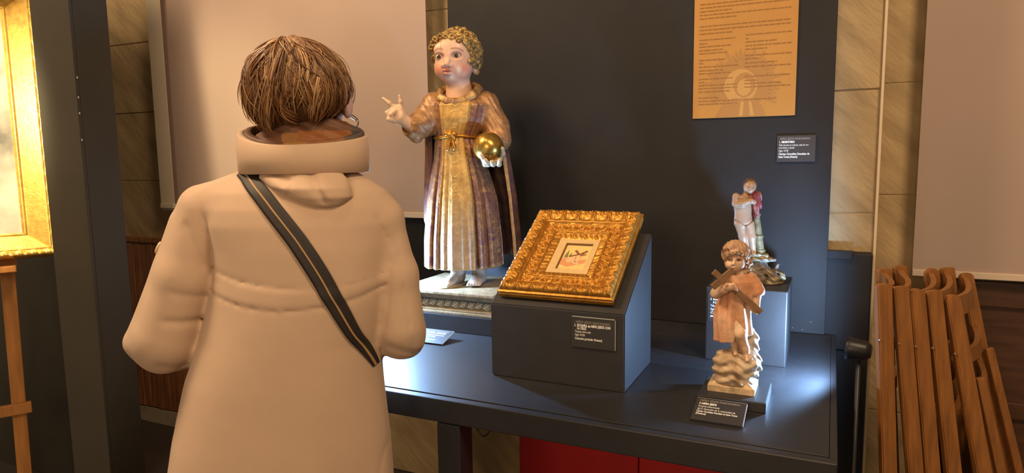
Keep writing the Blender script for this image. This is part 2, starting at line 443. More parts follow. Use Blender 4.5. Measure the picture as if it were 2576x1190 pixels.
# ------------------------------------------------------------------ black partition on the left, dark backdrop behind the easel
M_PART = mat('glare_lightened_black', (0.045, 0.040, 0.030), 0.55, noise=(4, 0.2))  # plain black, lightened all over to carry the lamp's glare
pcn = at_depth(243, 800, 2.1); pxl = on_y(150, 800, pcn[1])[0]; dd = ray(334, 800); pyf = dd[1]*pcn[0]/dd[0]
pt = thing('display_partition', ((pxl+pcn[0])/2, (pcn[1]+pyf)/2, 0), 'tall narrow black partition standing in front of the gilt painting', 'partition')
box('core', (pxl+0.004, pcn[1]+0.012, 0), (pcn[0]-0.012, pyf, 2.7), M_PART, pt)
box('front_face', (pxl, pcn[1], 0), (pcn[0]-0.0005, pcn[1]+0.0115, 2.7), M_PART, pt, 0.0015)
box('side_face', (pcn[0]-0.0115, pcn[1]+0.012, 0), (pcn[0], pyf, 2.7), M_PART, pt, 0.0015)
for u, v_ in ((195, 195), (198, 245), (201, 285), (207, 352)):
    c = on_y(u, v_, pcn[1]); vv, ff = box_vf((c[0]-0.002, c[1]-0.0012, c[2]-0.003), (c[0]+0.002, c[1]-0.0002, c[2]+0.003), 0.0005); from_vf('staple', vv, ff, M_LABEDGE, pt)
bk_ = box('trim_7', (-4.3, 1.80, 0), (-2.76, 1.86, 2.7), M_PART, bev=0.003); setp(bk_, 'dark backdrop panel behind the easel', 'panel', kind='structure')

# ------------------------------------------------------------------ carved frames
def smooth_step(a, b, t):
    t = np.clip((t-a)/(b-a), 0, 1); return t*t*(3-2*t)
def scroll(s, q, L, R):
    """running scroll relief 0..1: s along, q across centred on 0"""
    c = np.round(s/L); ds = s-c*L; sg = np.where(np.mod(c, 2) == 0, 1.0, -1.0)
    rho = np.hypot(ds, q)+1e-5; phi = np.arctan2(q*sg, ds)
    sp = 0.5+0.5*np.cos(phi*1.0+10*np.log(rho/R+0.06))
    win = np.exp(-(rho/R)**4)
    stem = np.exp(-((q-sg*R*0.55*np.sin(math.pi*s/L))/(0.16*R))**2)
    return np.maximum(sp*win, 0.75*stem)
def ornate(t, s, L, wd):
    """relief of a carved moulding: t 0..1 from outer to inner edge, s along in metres"""
    base = np.interp(t, [0, 0.03, 0.10, 0.20, 0.34, 0.36, 0.395, 0.41, 0.45, 0.56, 0.70, 0.73, 0.76, 0.80, 0.95, 1.0],
                     [0.026, 0.034, 0.040, 0.039, 0.027, 0.022, 0.026, 0.022, 0.0165, 0.0135, 0.0145, 0.020, 0.020, 0.014, 0.011, 0.009])
    P = wd*0.42
    m = np.round((s-L/2)/P); ph = (s-L/2-m*P)/P
    tt = (t-0.03)/0.31
    sc_r = np.hypot(ph*1.9, (tt-0.45)*1.15)
    leaf = (np.cos(np.clip(sc_r*3.3, 0, math.pi))*0.5+0.5)*(0.65+0.35*np.cos(np.arctan2(ph*1.9, 0.1+tt)*9))
    rim = np.exp(-((sc_r-0.80)/0.12)**2)
    band1 = np.where((t > 0.0) & (t < 0.35), 1, 0)*np.sin(np.clip((t)/0.35, 0, 1)*math.pi)**0.5
    h = base+band1*(-0.0075*leaf+0.0055*rim+0.002*np.cos(ph*2*math.pi))
    b2 = ((t > 0.36) & (t < 0.405))*0.0008*np.cos(s/wd*2*math.pi*2.5)
    q = (t-0.575)*wd; R = 0.135*wd
    b3 = np.exp(-((t-0.575)/0.15)**6)*0.0062*scroll(s-L/2, q, wd*0.30, R*1.25)
    b4 = np.exp(-((t-0.87)/0.08)**6)*0.0042*(0.5+0.5*np.cos(s/wd*2*math.pi*7+14*t))*(0.6+0.4*np.cos(s/wd*2*math.pi*3.1))
    return h+b2+b3+b4
def rail_vf(O, e, inn, n, L, wd, Hf, ds, dt, zb=0.0, wa=None, wb=None):
    wa = wa or wd; wb = wb or wd
    nt_ = max(8, int(wd/dt)); ns = max(12, int(L/ds))
    t = np.linspace(0, 1, nt_+1); a = np.linspace(0, 1, ns+1)
    A, T = np.meshgrid(a, t, indexing='ij'); S = T*wa+(L-T*wa-T*wb)*A
    H = Hf(T, S, L, wd)
    V = O+S[..., None]*e+(T*wd)[..., None]*inn+H[..., None]*n
    B = O+S[..., None]*e+(T*wd)[..., None]*inn+zb*n
    N1 = nt_+1; vs = V.reshape(-1, 3); idx = np.arange((ns+1)*N1).reshape(ns+1, N1)
    f = np.stack([idx[:-1, :-1], idx[1:, :-1], idx[1:, 1:], idx[:-1, 1:]], -1).reshape(-1, 4).tolist()
    k = len(vs); out = B[:, 0]; inr = B[:, -1]; vs = np.concatenate([vs, out, inr])
    for i in range(ns):
        f.append((idx[i, 0], k+i, k+i+1, idx[i+1, 0])); f.append((idx[i, -1], idx[i+1, -1], k+ns+1+i+1, k+ns+1+i))
        f.append((k+i, k+ns+1+i, k+ns+1+i+1, k+i+1))
    for row, flip in ((0, False), (ns, True)):      # mitred end faces
        k2 = len(vs); vs = np.concatenate([vs, B[row]])
        for j in range(N1-1):
            q = (idx[row, j], idx[row, j+1], k2+j+1, k2+j); f.append(q[::-1] if flip else q)
    return vs, f
def carved_frame(root, O, ex, ey, n, W, H, wds, Hf, m, ds, dt, lip=True):
    wl_, wr_, wb_, wt_ = wds
    cs = [(O, ex, ey, W, wb_), (O+W*ex, ey, -ex, H, wr_), (O+W*ex+H*ey, -ex, -ey, W, wt_), (O+H*ey, -ey, ex, H, wl_)]
    nbw = [(wl_, wr_), (wb_, wt_), (wr_, wl_), (wt_, wb_)]
    for (o, e, inn, L, wd), (wa, wb2) in zip(cs, nbw):
        v, f = rail_vf(o+n*0.0, e, inn, n, L, wd, Hf, ds, dt, 0.001, wa, wb2); from_vf('rail', v, f, m, root, smooth=True)
    if lip:   # plain stepped moulding round the outside
        for o, e, inn, L, wd in cs:
            pr = [(-0.004, 0.0005), (-0.004, 0.010), (-0.001, 0.013), (-0.0055, 0.016), (-0.0055, 0.021), (-0.0005, 0.0235), (-0.0005, 0.0005)]
            vs = []; fs = []
            for end in (0, 1):
                for q, z in pr: vs.append(o+e*(q if end == 0 else L-q)+inn*q+n*z)
            k = len(pr)
            for j in range(k): fs.append((j, (j+1) % k, k+(j+1) % k, k+j))
            fs += [tuple(range(k))[::-1], tuple(range(k, 2*k))]
            from_vf('outer_moulding', vs, fs, m, root)

def quad_plate(name, O, ex, ey, n, x0, x1, y0, y1, z0, z1, m, parent, bev=0.0):
    v, f = box_vf((x0, y0, z0), (x1, y1, z1), bev)
    return from_vf(name, O+v[:, :1]*ex+v[:, 1:2]*ey+v[:, 2:3]*n, f, m, parent)
def poly_plate(name, O, ex, ey, n, polys, z0, z1, m, parent):
    """flat printed shapes, each extruded a hair"""
    vs = []; fs = []
    for p in polys:
        b = len(vs); k = len(p)
        for z in (z0, z1):
            for a_, c_ in p: vs.append(O+ex*a_+ey*c_+n*z)
        fs.append(tuple(range(b+k, b+2*k))); fs.append(tuple(range(b, b+k))[::-1])
        for j in range(k): fs.append((b+j, b+(j+1) % k, b+k+(j+1) % k, b+k+j))
    return from_vf(name, vs, fs, m, parent)

# ---- print in a carved gilt frame on the sloping lectern
T0 = 0.86
sl_d = np.array([0, 0.27, 0.172]); SLL = np.linalg.norm(sl_d); sl_d /= SLL; sl_n = np.array([0, -sl_d[2], sl_d[1]])
lec = thing('sloped_plinth', (-0.64, 1.74, T0), 'dark sloping display plinth carrying the carved gilt frame', 'plinth')
xa, xb, ya, yb = -0.825, -0.452, 1.605, 1.878
vs = []
for xx in (xa, xb): vs += [(xx, ya, T0), (xx, yb, T0), (xx, yb, 1.234), (xx, ya, 1.06)]
bm = bmesh.new(); bv = [bm.verts.new(p) for p in vs]
for f in ((0, 1, 2, 3), (7, 6, 5, 4), (0, 3, 7, 4), (1, 5, 6, 2), (3, 2, 6, 7), (0, 4, 5, 1)): bm.faces.new([bv[i] for i in f])
bmesh.ops.recalc_face_normals(bm, faces=bm.faces[:]); bmesh.ops.bevel(bm, geom=bm.edges[:], offset=0.003, segments=2, affect='EDGES')
bm.verts.index_update(); from_vf('body', [tuple(v.co) for v in bm.verts], [[v.index for v in f.verts] for f in bm.faces], M_PED, lec); bm.free()
EX = np.array([1.0, 0, 0])
O = np.array([-0.803, 1.605, 1.06])+sl_d*0.030+sl_n*0.004
fr = thing('framed_print', tuple(O+EX*0.155), 'square carved gilt frame holding a tiny devotional print, lying on the sloping plinth', 'picture frame')
carved_frame(fr, O, EX, sl_d, sl_n, 0.312, 0.345, (0.101, 0.096, 0.096, 0.110), ornate, M_GOLD, 0.0011, 0.0013)
M_MAT = mat('cream_mount_card', (0.56, 0.39, 0.17), 0.7, noise=(80, 0.06))
M_MATD = mat('mount_bevel_brown', (0.20, 0.10, 0.05), 0.7)
mat_t = thing_mat = None
x0, x1, y0, y1 = 0.099, 0.218, 0.094, 0.237
mo = None
for nm, a in (('mount', (x0, x1, y0, y0+0.016)), ('mount', (x0, x1, y1-0.016, y1)), ('mount', (x0, x0+0.023, y0+0.016, y1-0.016)), ('mount', (x1-0.0155, x1, y0+0.016, y1-0.016))):
    quad_plate(nm, O, EX, sl_d, sl_n, a[0], a[1], a[2], a[3], 0.006, 0.0105, M_MAT, fr)
quad_plate('mount_bevel', O, EX, sl_d, sl_n, x0+0.002, x1-0.002, y0+0.002, y1-0.002, 0.001, 0.004, M_MATD, fr)
wx0, wx1, wy0, wy1 = x0+0.0265, x1-0.0185, y0+0.019, y1-0.0205
pr_ = quad_plate('print', O, EX, sl_d, sl_n, wx0, wx1, wy0, wy1, 0.004, 0.0046, mat('print_paper_yellow', (0.72, 0.47, 0.16), 0.7, noise=(60, 0.12)), fr)
def pp(l): return [(wx0+(wx1-wx0)*a, wy0+(wy1-wy0)*b) for a, b in l]
def ellp(cx, cy, rx, ry, n=18, rot=0): return [(cx+rx*math.cos(t)*math.cos(rot)-ry*math.sin(t)*math.sin(rot), cy+rx*math.cos(t)*math.sin(rot)+ry*math.sin(t)*math.cos(rot)) for t in np.linspace(0, 2*math.pi, n, endpoint=False)]
poly_plate('print_ground', O, EX, sl_d, sl_n, [pp([(0.0, 0.22), (0.3, 0.12), (0.62, 0.2), (0.95, 0.3), (0.98, 0.44), (0.7, 0.42), (0.42, 0.52), (0.02, 0.46)])], 0.0046, 0.00475, mat('print_rose', (0.55, 0.25, 0.11), 0.7), pr_)
poly_plate('print_figure', O, EX, sl_d, sl_n, [pp(ellp(0.38, 0.44, 0.2, 0.12, rot=0.5)), pp(ellp(0.62, 0.5, 0.11, 0.2, rot=-0.2)), pp(ellp(0.76, 0.62, 0.1, 0.1)), pp([(0.45, 0.3), (0.7, 0.2), (0.74, 0.28), (0.5, 0.42)])], 0.00475, 0.0049, mat('print_flesh', (0.70, 0.40, 0.22), 0.7), pr_)
poly_plate('print_cross', O, EX, sl_d, sl_n, [pp([(0.24, 0.56), (0.78, 0.72), (0.78, 0.66), (0.28, 0.51)]), pp([(0.38, 0.78), (0.46, 0.82), (0.64, 0.66), (0.56, 0.63)]), pp([(0.70, 0.70), (0.86, 0.82), (0.93, 0.76), (0.78, 0.66)])], 0.0049, 0.00505, mat('print_brown', (0.20, 0.08, 0.035), 0.7), pr_)
poly_plate('print_trees', O, EX, sl_d, sl_n, [pp([(0.05, 0.5), (0.16, 0.82), (0.21, 0.5)]), pp([(0.23, 0.53), (0.3, 0.72), (0.33, 0.55)])], 0.0049, 0.00505, mat('print_green', (0.16, 0.15, 0.05), 0.7), pr_)
poly_plate('print_halo', O, EX, sl_d, sl_n, [pp(ellp(0.78, 0.62, 0.13, 0.03, rot=0.2))], 0.00505, 0.0052, MATS['print_brown'], pr_)

# ------------------------------------------------------------------ lettering
def text_vf(txt, size, width=None, bold=0.0):
    c = bpy.data.curves.new('lettering', 'FONT'); c.body = txt; c.size = size; c.offset = bold; c.resolution_u = 2
    o = bpy.data.objects.new('lettering', c); COL.objects.link(o)
    dg = bpy.context.evaluated_depsgraph_get(); me = bpy.data.meshes.new_from_object(o.evaluated_get(dg))
    v = np.array([tuple(q.co) for q in me.vertices]); f = [list(p.vertices) for p in me.polygons]
    bpy.data.objects.remove(o); bpy.data.curves.remove(c); bpy.data.meshes.remove(me)
    if width and len(v): v[:, 0] *= width/max(v[:, 0].max(), 1e-6)
    return v, f
def label_plate(O, ex, ey, n, W, H, lines, label, edge=True, thick=0.003):
    """O lower left corner; lines: (text, x, y, cap size, width, material, bold) as fractions of W and H"""
    t = thing('exhibit_label', tuple(O+ex*W/2), label, 'label', 'exhibit labels')
    quad_plate('card', O, ex, ey, n, 0, W, 0, H, 0, thick, M_LABEL, t, 0.0006)
    if edge:
        quad_plate('edge_strip', O, ex, ey, n, 0.001, W-0.001, H, H+0.0012, 0, thick*0.9, M_LABEDGE, t)
        quad_plate('edge_strip', O, ex, ey, n, W, W+0.0012, 0.001, H-0.001, 0, thick*0.9, M_LABEDGE, t)
    for txt, a, b, sz, w_, m, bold in lines:
        v, f = text_vf(txt, sz*H*1.35, w_*W, bold*H*0.004)
        if not len(v): continue
        from_vf('lettering', O+ex*(a*W+v[:, :1])+ey*(b*H+v[:, 1:2])+n*(thick+0.0003), f, m, t)
    return t
EZ = np.array([0, 0, 1.0]); NF = np.array([0, -1.0, 0])
label_plate(np.array([-0.591, 1.6045, 0.967]), EX, EZ, NF, 0.115, 0.079, [
    ('NIÑO JESÚS PASIONARIO', 0.10, 0.80, 0.090, 0.80, M_GREYP, 0.3),
    ('5.', 0.07, 0.69, 0.085, 0.03, M_WHITE, 1), ('ESTAMPA de NIÑO JESÚS CON', 0.13, 0.69, 0.085, 0.77, M_WHITE, 1), ('LA CRUZ', 0.13, 0.595, 0.085, 0.22, M_WHITE, 1),
    ('Temple sobre seda', 0.08, 0.49, 0.080, 0.37, M_WHITE, 0), ('Siglo XVIII', 0.08, 0.38, 0.080, 0.23, M_WHITE, 0),
    ('Colección particular (Huesca)', 0.08, 0.26, 0.080, 0.63, M_WHITE, 0.5)], 'black exhibit label with white text on the front of the sloping plinth')
label_plate(np.array([-0.166, 2.3795, 1.424]), EX, EZ, NF, 0.115, 0.084, [
    ('NIÑO JESÚS PASIONARIO', 0.08, 0.84, 0.085, 0.78, M_GREYP, 0.3),
    ('1.', 0.06, 0.72, 0.08, 0.03, M_WHITE, 1), ('REDENTORIO', 0.12, 0.72, 0.08, 0.34, M_WHITE, 1),
    ('Talla dorada en colores, tela de oro', 0.05, 0.605, 0.075, 0.77, M_WHITE, 0), ('encolada y pasta', 0.05, 0.505, 0.075, 0.41, M_WHITE, 0),
    ('Siglo XVIII', 0.05, 0.39, 0.075, 0.25, M_WHITE, 0),
    ('Clarisas Carmelitas Descalzas de', 0.05, 0.265, 0.08, 0.80, M_WHITE, 0.6), ('Santa Teresa (Huesca)', 0.05, 0.155, 0.08, 0.49, M_WHITE, 0.6)],
    'small black label card under the ochre text panel on the board', edge=False)

# ------------------------------------------------------------------ table
tb = thing('display_table', (-1.1, 1.9, 0), 'long black display table carrying statues, plinths and frame', 'table')
TX0, TX1, TY0, TY1 = -1.62, 0.019, 1.387, 2.395
box('tabletop', (TX0+0.03, TY0+0.030, 0.835), (TX1-0.003, TY1, T0), M_TABLE, tb, 0.0015)
box('front_lip', (TX0, TY0, 0.800), (TX1+0.012, TY0+0.025, T0-0.0005), M_TABLE, tb, 0.003)
box('apron', (TX0+0.03, TY0+0.026, 0.797), (TX1, TY0+0.05, 0.834), M_TABLE, tb)
box('end_rail', (TX1-0.0025, TY0+0.0255, 0.797), (TX1+0.012, TY1, T0-0.001), M_TABLE, tb, 0.002)
box('end_rail', (TX0, TY0+0.0255, 0.797), (TX0+0.029, TY1, T0-0.001), M_TABLE, tb, 0.002)
for xx, yy in ((-0.873, TY0+0.004), (-1.60, TY0+0.004), (-0.07, TY0+0.055), (-0.60, TY1-0.075), (-1.60, 1.75), (-0.07, TY1-0.075)):
    box('leg', (xx, yy, 0.0), (xx+0.065, yy+0.065, 0.7965), M_TABLE, tb, 0.003)
pts = [np.array([-0.79, 1.43, 0.80])+np.array([0.055*t, 0.0, -0.036*math.sin(math.pi*t)]) for t in np.linspace(0, 1, 14)]
o = tube('power_cable', pts, 0.002, M_DARKM, None, 8, loc=(-0.765, 1.43, 0.765)); setp(o, 'thin black cable looping below the front of the table', 'cable')
rc = thing('red_cabinet', (-0.5, 2.25, 0), 'bright red low cabinet pushed under the display table', 'cabinet')
box('body', (-0.985, 2.12, 0.03), (-0.10, 2.312, 0.72), M_RED, rc, 0.004)
box('door', (-0.975, 2.102, 0.05), (-0.545, 2.1195, 0.70), M_RED, rc, 0.003); box('door', (-0.54, 2.102, 0.05), (-0.11, 2.1195, 0.70), M_RED, rc, 0.003)
for xx in (-0.57, -0.515): tube('handle', [(xx, 2.1015, 0.26), (xx, 2.085, 0.27), (xx, 2.085, 0.35), (xx, 2.1015, 0.36)], 0.005, M_METAL, rc, 8)
for xx in (-0.97, -0.16): box('foot', (xx, 2.14, 0), (xx+0.05, 2.30, 0.0295), M_DARKM, rc)

# tall display board and its ochre text panel
bd = thing('display_board', (-0.7, 2.395, T0+0.001), 'tall dark board standing at the back of the table behind the statues', 'board')
box('panel', (-1.392, 2.384, T0+0.001), (-0.003, 2.41, 2.75), M_BLACK, bd, 0.0015)
for xx in (-1.2, -0.2): box('brace', (xx, 2.4105, T0+0.001), (xx+0.04, 2.424, 2.6), M_BLACK, bd)
for xx, zz in ((-0.10, 0.875), (-0.045, 0.9), (-0.07, 0.872)):
    v, f = box_vf((xx-0.0016, 2.3832, zz-0.0008), (xx+0.0016, 2.3838, zz+0.0008)); from_vf('scuff', v, f, M_GREYP, bd)
M_OCH = mat('ochre_poster_print', (0.43, 0.20, 0.034), 0.6, noise=(5, 0.08))
ps = thing('text_panel', (-0.275, 2.378, 1.572), 'ochre printed text panel with a faint sunburst figure on the dark board', 'poster')
PO = np.array([-0.437, 2.3838, 1.572]); PW, PH = 0.322, 0.46
quad_plate('sheet', PO, EX, EZ, NF, 0, PW, 0, PH, 0, 0.006, M_OCH, ps, 0.0008)
M_RAY = mat('poster_ray_tint', (0.35, 0.165, 0.036), 0.6); M_PALE = mat('poster_pale_tint', (0.46, 0.24, 0.058), 0.6); M_INK = mat('poster_ink', (0.25, 0.11, 0.018), 0.7)
polys = []
cxp, cyp = 0.158, 0.100
for k in range(34):
    a = math.pi*(-0.16+1.32*k/33)
    r1, r2, wd_ = 0.070, 0.118+0.012*math.sin(k*2.3), 0.0062
    if k % 2: r2 *= 0.9
    d = np.array([math.cos(a), math.sin(a)]); nn = np.array([-d[1], d[0]])
    pl_ = [np.array([cxp, cyp])+d*r+nn*w_ for r, w_ in ((r1, -0.003), (r2*0.8, -wd_), (r2, -wd_*0.7), (r2*1.04, 0), (r2, wd_*0.7), (r2*0.8, wd_), (r1, 0.003))]
    pl_ = [(min(max(p[0], 0.004), PW-0.004), min(max(p[1], 0.003), PH)) for p in pl_]
    if max(p[1] for p in pl_)-min(p[1] for p in pl_) > 0.004 and max(p[0] for p in pl_)-min(p[0] for p in pl_) > 0.004: polys.append(pl_)
poly_plate('sunburst_print', PO, EX, EZ, NF, polys, 0.0060, 0.0062, M_RAY, ps)
poly_plate('sunburst_disc_print', PO, EX, EZ, NF, [ellp(cxp, cyp, 0.078, 0.078, 40)], 0.0060, 0.00615, M_RAY, ps)
poly_plate('figure_halo_print', PO, EX, EZ, NF, [ellp(cxp-0.005, cyp, 0.052, 0.056, 30)], 0.0062, 0.0064, M_PALE, ps)
poly_plate('figure_print', PO, EX, EZ, NF, [ellp(cxp+0.008, cyp+0.004, 0.034, 0.040, 26), [(0.075, 0.003), (0.095, 0.038), (0.13, 0.062), (0.19, 0.060), (0.222, 0.034), (0.235, 0.003)]], 0.0064, 0.0066, M_RAY, ps)
poly_plate('figure_detail_print', PO, EX, EZ, NF, [ellp(cxp+0.006, cyp-0.004, 0.022, 0.027, 22), [(0.15, 0.004), (0.155, 0.05), (0.165, 0.05), (0.162, 0.004)], [(0.185, 0.004), (0.18, 0.05), (0.188, 0.05), (0.198, 0.004)]], 0.0066, 0.0067, M_PALE, ps)
# the panel's body text is too small to read in the photograph: words as short bars of ink
r = np.random.default_rng(4); bars = []
def words(x0, x1, y):
    x = x0
    while x < x1-0.004:
        w_ = min(0.006+0.018*r.random(), x1-x); bars.append([(x, y), (x+w_, y), (x+w_, y+0.0032), (x, y+0.0032)]); x += w_+0.0028
for k in range(11):
    y = 0.452-0.0115*k
    if k not in (2, 5): words(0.018, 0.30 if k not in (1, 4, 8, 10) else 0.06+0.03*k/4, y-0.012)
words(0.018, 0.30, 0.300); words(0.018, 0.30, 0.288); words(0.018, 0.13, 0.276)
for x0, x1, ys in ((0.018, 0.145, ((0.256, 0.9), (0.244, 0.2), (0.234, 0.8), (0.222, 0.6), (0.212, 0.7), (0.19, 0.7), (0.180, 0.15), (0.168, 1), (0.156, 0.6), (0.146, 0.8), (0.128, 0.9), (0.118, 0.15), (0.107, 1), (0.097, 1), (0.086, 0.8), (0.066, 0.5), (0.055, 1), (0.045, 1))),
                   (0.165, 0.305, ((0.262, 1), (0.250, 0.1), (0.239, 0.7), (0.227, 1), (0.216, 0.5), (0.196, 1), (0.186, 0.3), (0.172, 0.7), (0.160, 1), (0.129, 1), (0.116, 0.3), (0.106, 0.8), (0.095, 1), (0.055, 0.7)))):
    for y, fr_ in ys: words(x0, x0+(x1-x0)*fr_, y)
poly_plate('text_print', PO, EX, EZ, NF, bars, 0.0067, 0.00675, M_INK, ps)['kind'] = 'stuff'

# ------------------------------------------------------------------ plinths on the table
sp = thing('statue_plinth', (-1.185, 2.12, T0), 'low black plinth under the tall gilded child statue', 'plinth')
box('body', (-1.385, 1.955, T0), (-0.985, 2.29, 0.92), M_PED, sp, 0.003)
cp = thing('tall_plinth', (-0.2, 2.1, T0), 'charcoal box plinth under the column statuette', 'plinth')
box('body', (-0.315, 1.973, T0), (-0.098, 2.22, 1.075), M_PED, cp, 0.003)
sb = thing('slab_plinth', (-0.193, 1.675, T0), 'thin dark slab under the terracotta child statuette', 'plinth')
box('body', (-0.272, 1.598, T0), (-0.117, 1.752, 0.885), M_PED, sb, 0.0025)
label_plate(np.array([-0.310, 1.9725, 0.975]), EX, EZ, NF, 0.112, 0.085, [
    ('NIÑO JESÚS PASIONARIO', 0.08, 0.84, 0.085, 0.8, M_GREYP, 0.3), ('6.', 0.07, 0.74, 0.08, 0.03, M_WHITE, 1), ('NIÑO JESÚS ATADO', 0.13, 0.74, 0.08, 0.5, M_WHITE, 1),
    ('A LA COLUMNA', 0.13, 0.63, 0.08, 0.4, M_WHITE, 1), ('Talla policromada', 0.07, 0.51, 0.08, 0.4, M_WHITE, 0), ('Siglo XVIII', 0.07, 0.39, 0.08, 0.25, M_WHITE, 0),
    ('Colección', 0.07, 0.27, 0.08, 0.4, M_WHITE, 0.5), ('particular', 0.07, 0.16, 0.08, 0.3, M_WHITE, 0.5)], 'black label card on the plinth of the column statuette', edge=False)
th = math.radians(14)
eyt = np.array([0, math.cos(th), math.sin(th)]); ent = np.array([0, -math.sin(th), math.cos(th)])
label_plate(np.array([-0.268, 1.492, T0+0.0005]), EX, eyt, ent, 0.112, 0.088, [
    ('NIÑO JESÚS PASIONARIO', 0.08, 0.84, 0.085, 0.8, M_GREYP, 0.3), ('7.', 0.08, 0.70, 0.085, 0.04, M_WHITE, 1), ('NIÑO JESÚS', 0.13, 0.70, 0.085, 0.3, M_WHITE, 1),
    ('Escayola policromada', 0.08, 0.58, 0.08, 0.42, M_WHITE, 0), ('Siglo XX', 0.08, 0.46, 0.08, 0.1, M_WHITE, 0), ('Donación de la comunidad de', 0.2, 0.46, 0.08, 0.62, M_WHITE, 0),
    ('Clarisas Carmelitas Descalzas de Santa Teresa', 0.07, 0.35, 0.08, 0.80, M_WHITE, 0.5), ('(Huesca)', 0.07, 0.245, 0.08, 0.2, M_WHITE, 0.5)], 'black label tile lying on the table before the terracotta child statuette', thick=0.005)
label_plate(np.array([-1.215, 1.800, T0+0.0005]), EX, eyt, ent, 0.112, 0.085, [
    ('NIÑO JESÚS PASIONARIO', 0.08, 0.84, 0.085, 0.8, M_GREYP, 0.3), ('2.', 0.08, 0.70, 0.085, 0.04, M_WHITE, 1), ('NIÑO JESÚS', 0.13, 0.70, 0.085, 0.7, M_WHITE, 1),
    ('Talla en madera policromada', 0.08, 0.55, 0.08, 0.75, M_WHITE, 0), ('Siglo XVIII', 0.08, 0.42, 0.08, 0.5, M_WHITE, 0), ('Colección particular', 0.08, 0.22, 0.08, 0.6, M_WHITE, 0.5)],
    'black label tile lying on the table before the gilded child statue', thick=0.005)

# ------------------------------------------------------------------ LED spotlights of the display (their own light with them)
LED = (0.33, 0.58, 1.0)
def led_spot(base, head, aim, power, label, angle, dome=True):
    base = np.array(base, float); head = np.array(head, float); aim = np.array(aim, float)
    t = thing('led_spotlight', tuple(base), label, 'spotlight', 'blue-white display spotlights')
    v, f = lathe_vf([(0.0, 0), (0.035, 0), (0.035, 0.008), (0.012, 0.014), (0.0, 0.014)], 24, base); from_vf('foot', v, f, M_DARKM, t)
    d = aim-head; d /= np.linalg.norm(d)
    pc = head-d*0.028
    tube('post', [base+(0, 0, 0.01), (pc[0], pc[1], base[2]+0.03), pc-(0, 0, 0.022)], 0.006, M_DARKM, t, 10)
    a = head-d*0.05; prof = [(0.0, -0.055), (0.016, -0.055), (0.024, -0.045), (0.027, -0.01), (0.030, 0.0), (0.0265, 0.0), (0.0255, -0.004)]
    R = Vector(d).to_track_quat('Z', 'Y').to_matrix(); v, f = lathe_vf(prof, 24)
    v = (np.array(R)@v.T).T+head; from_vf('head', v, f, M_DARKM, t, smooth=True)
    v, f = lathe_vf([(0.0, 0.014), (0.008, 0.0125), (0.016, 0.008), (0.022, 0.002), (0.0255, -0.0035)] if dome else [(0.0, -0.0035), (0.0254, -0.004)], 24); v = (np.array(R)@v.T).T+head
    from_vf('lens', v, f, mat('led_lens_glow', (1, 1, 1), 0.4, emit=((0.75, 0.88, 1.0), 30.0)), t)
    l = spot('led_beam', tuple(head+d*0.018), tuple(aim), power, LED, angle, 0.35, 0.02)
    return t
led_spot((-1.50, 1.93, T0), (-1.462, 1.93, 1.12), (-1.0, 1.95, 0.95), 85.0, 'small black spotlight shining blue-white beside the gilded statue', 172)
led_spot((0.052, 1.86, 0.0), (0.050, 1.86, 0.965), (-0.6, 2.0, 0.98), 36.0, 'black spotlight on a floor post at the right end of the table', 172, False)


bead = box('trim_6', (0.1305, 2.485, 0.0), (0.139, 2.4985, 3.15), mat('pale_corner_bead', (0.62, 0.50, 0.34), 0.4), bev=0.002); setp(bead, 'thin pale corner bead running up the edge of the stone pier', 'trim', kind='structure')

# ------------------------------------------------------------------ folded wooden chairs leaning in a row
near = [((2221, 713), (2236, 1190)), ((2263, 720), (2302, 1190)), ((2303, 726), (2345, 1190)), ((2346, 730), (2398, 1190)), ((2392, 741), (2472, 1190))]
far = [(2223, 676), (2263, 668), (2342, 675), (2381, 673), (2427, 686)]
chair_txt = ['folded wooden chair nearest the stone pier, first of the leaning row', 'second folded wooden chair from the stone pier, squared post tops', 'middle folded wooden chair of the five leaning in a row',
             'fourth folded wooden chair from the stone pier in the leaning row', 'outermost folded wooden chair, most tilted, farthest from the stone pier']
def slat_post(a, b, wdir, w, t, round_top):
    """post from foot b up to a with a rounded top"""
    a = np.array(a, float); b = np.array(b, float); d = a-b; L = np.linalg.norm(d); d /= L
    x = np.array(wdir, float); x -= d*(x@d); x /= np.linalg.norm(x); y = np.cross(d, x)
    pr = [(-w/2, 0), (w/2, 0)]
    rr = w/2*round_top
    for q in np.linspace(0, math.pi, 13): pr.append((math.cos(q)*w/2*(1 if round_top > 0.7 else 1), L-rr+rr*math.sin(q)**(1.0 if round_top > 0.7 else 0.5)))
    bm = bmesh.new(); lo = [bm.verts.new(b+x*p[0]+d*p[1]-y*t/2) for p in pr]
    f = bm.faces.new(lo); e = bmesh.ops.extrude_face_region(bm, geom=[f])
    for g in e['geom']:
        if isinstance(g, bmesh.types.BMVert): g.co += Vector(y*t)
    bmesh.ops.recalc_face_normals(bm, faces=bm.faces[:])
    bmesh.ops.bevel(bm, geom=[q for q in bm.edges if len(q.link_faces) == 2 and q.calc_face_angle() > 1.0], offset=0.003, segments=2, affect='EDGES')
    bm.verts.index_update(); r_ = (np.array([tuple(v.co) for v in bm.verts]), [[v.index for v in q.verts] for q in bm.faces]); bm.free()
    return r_
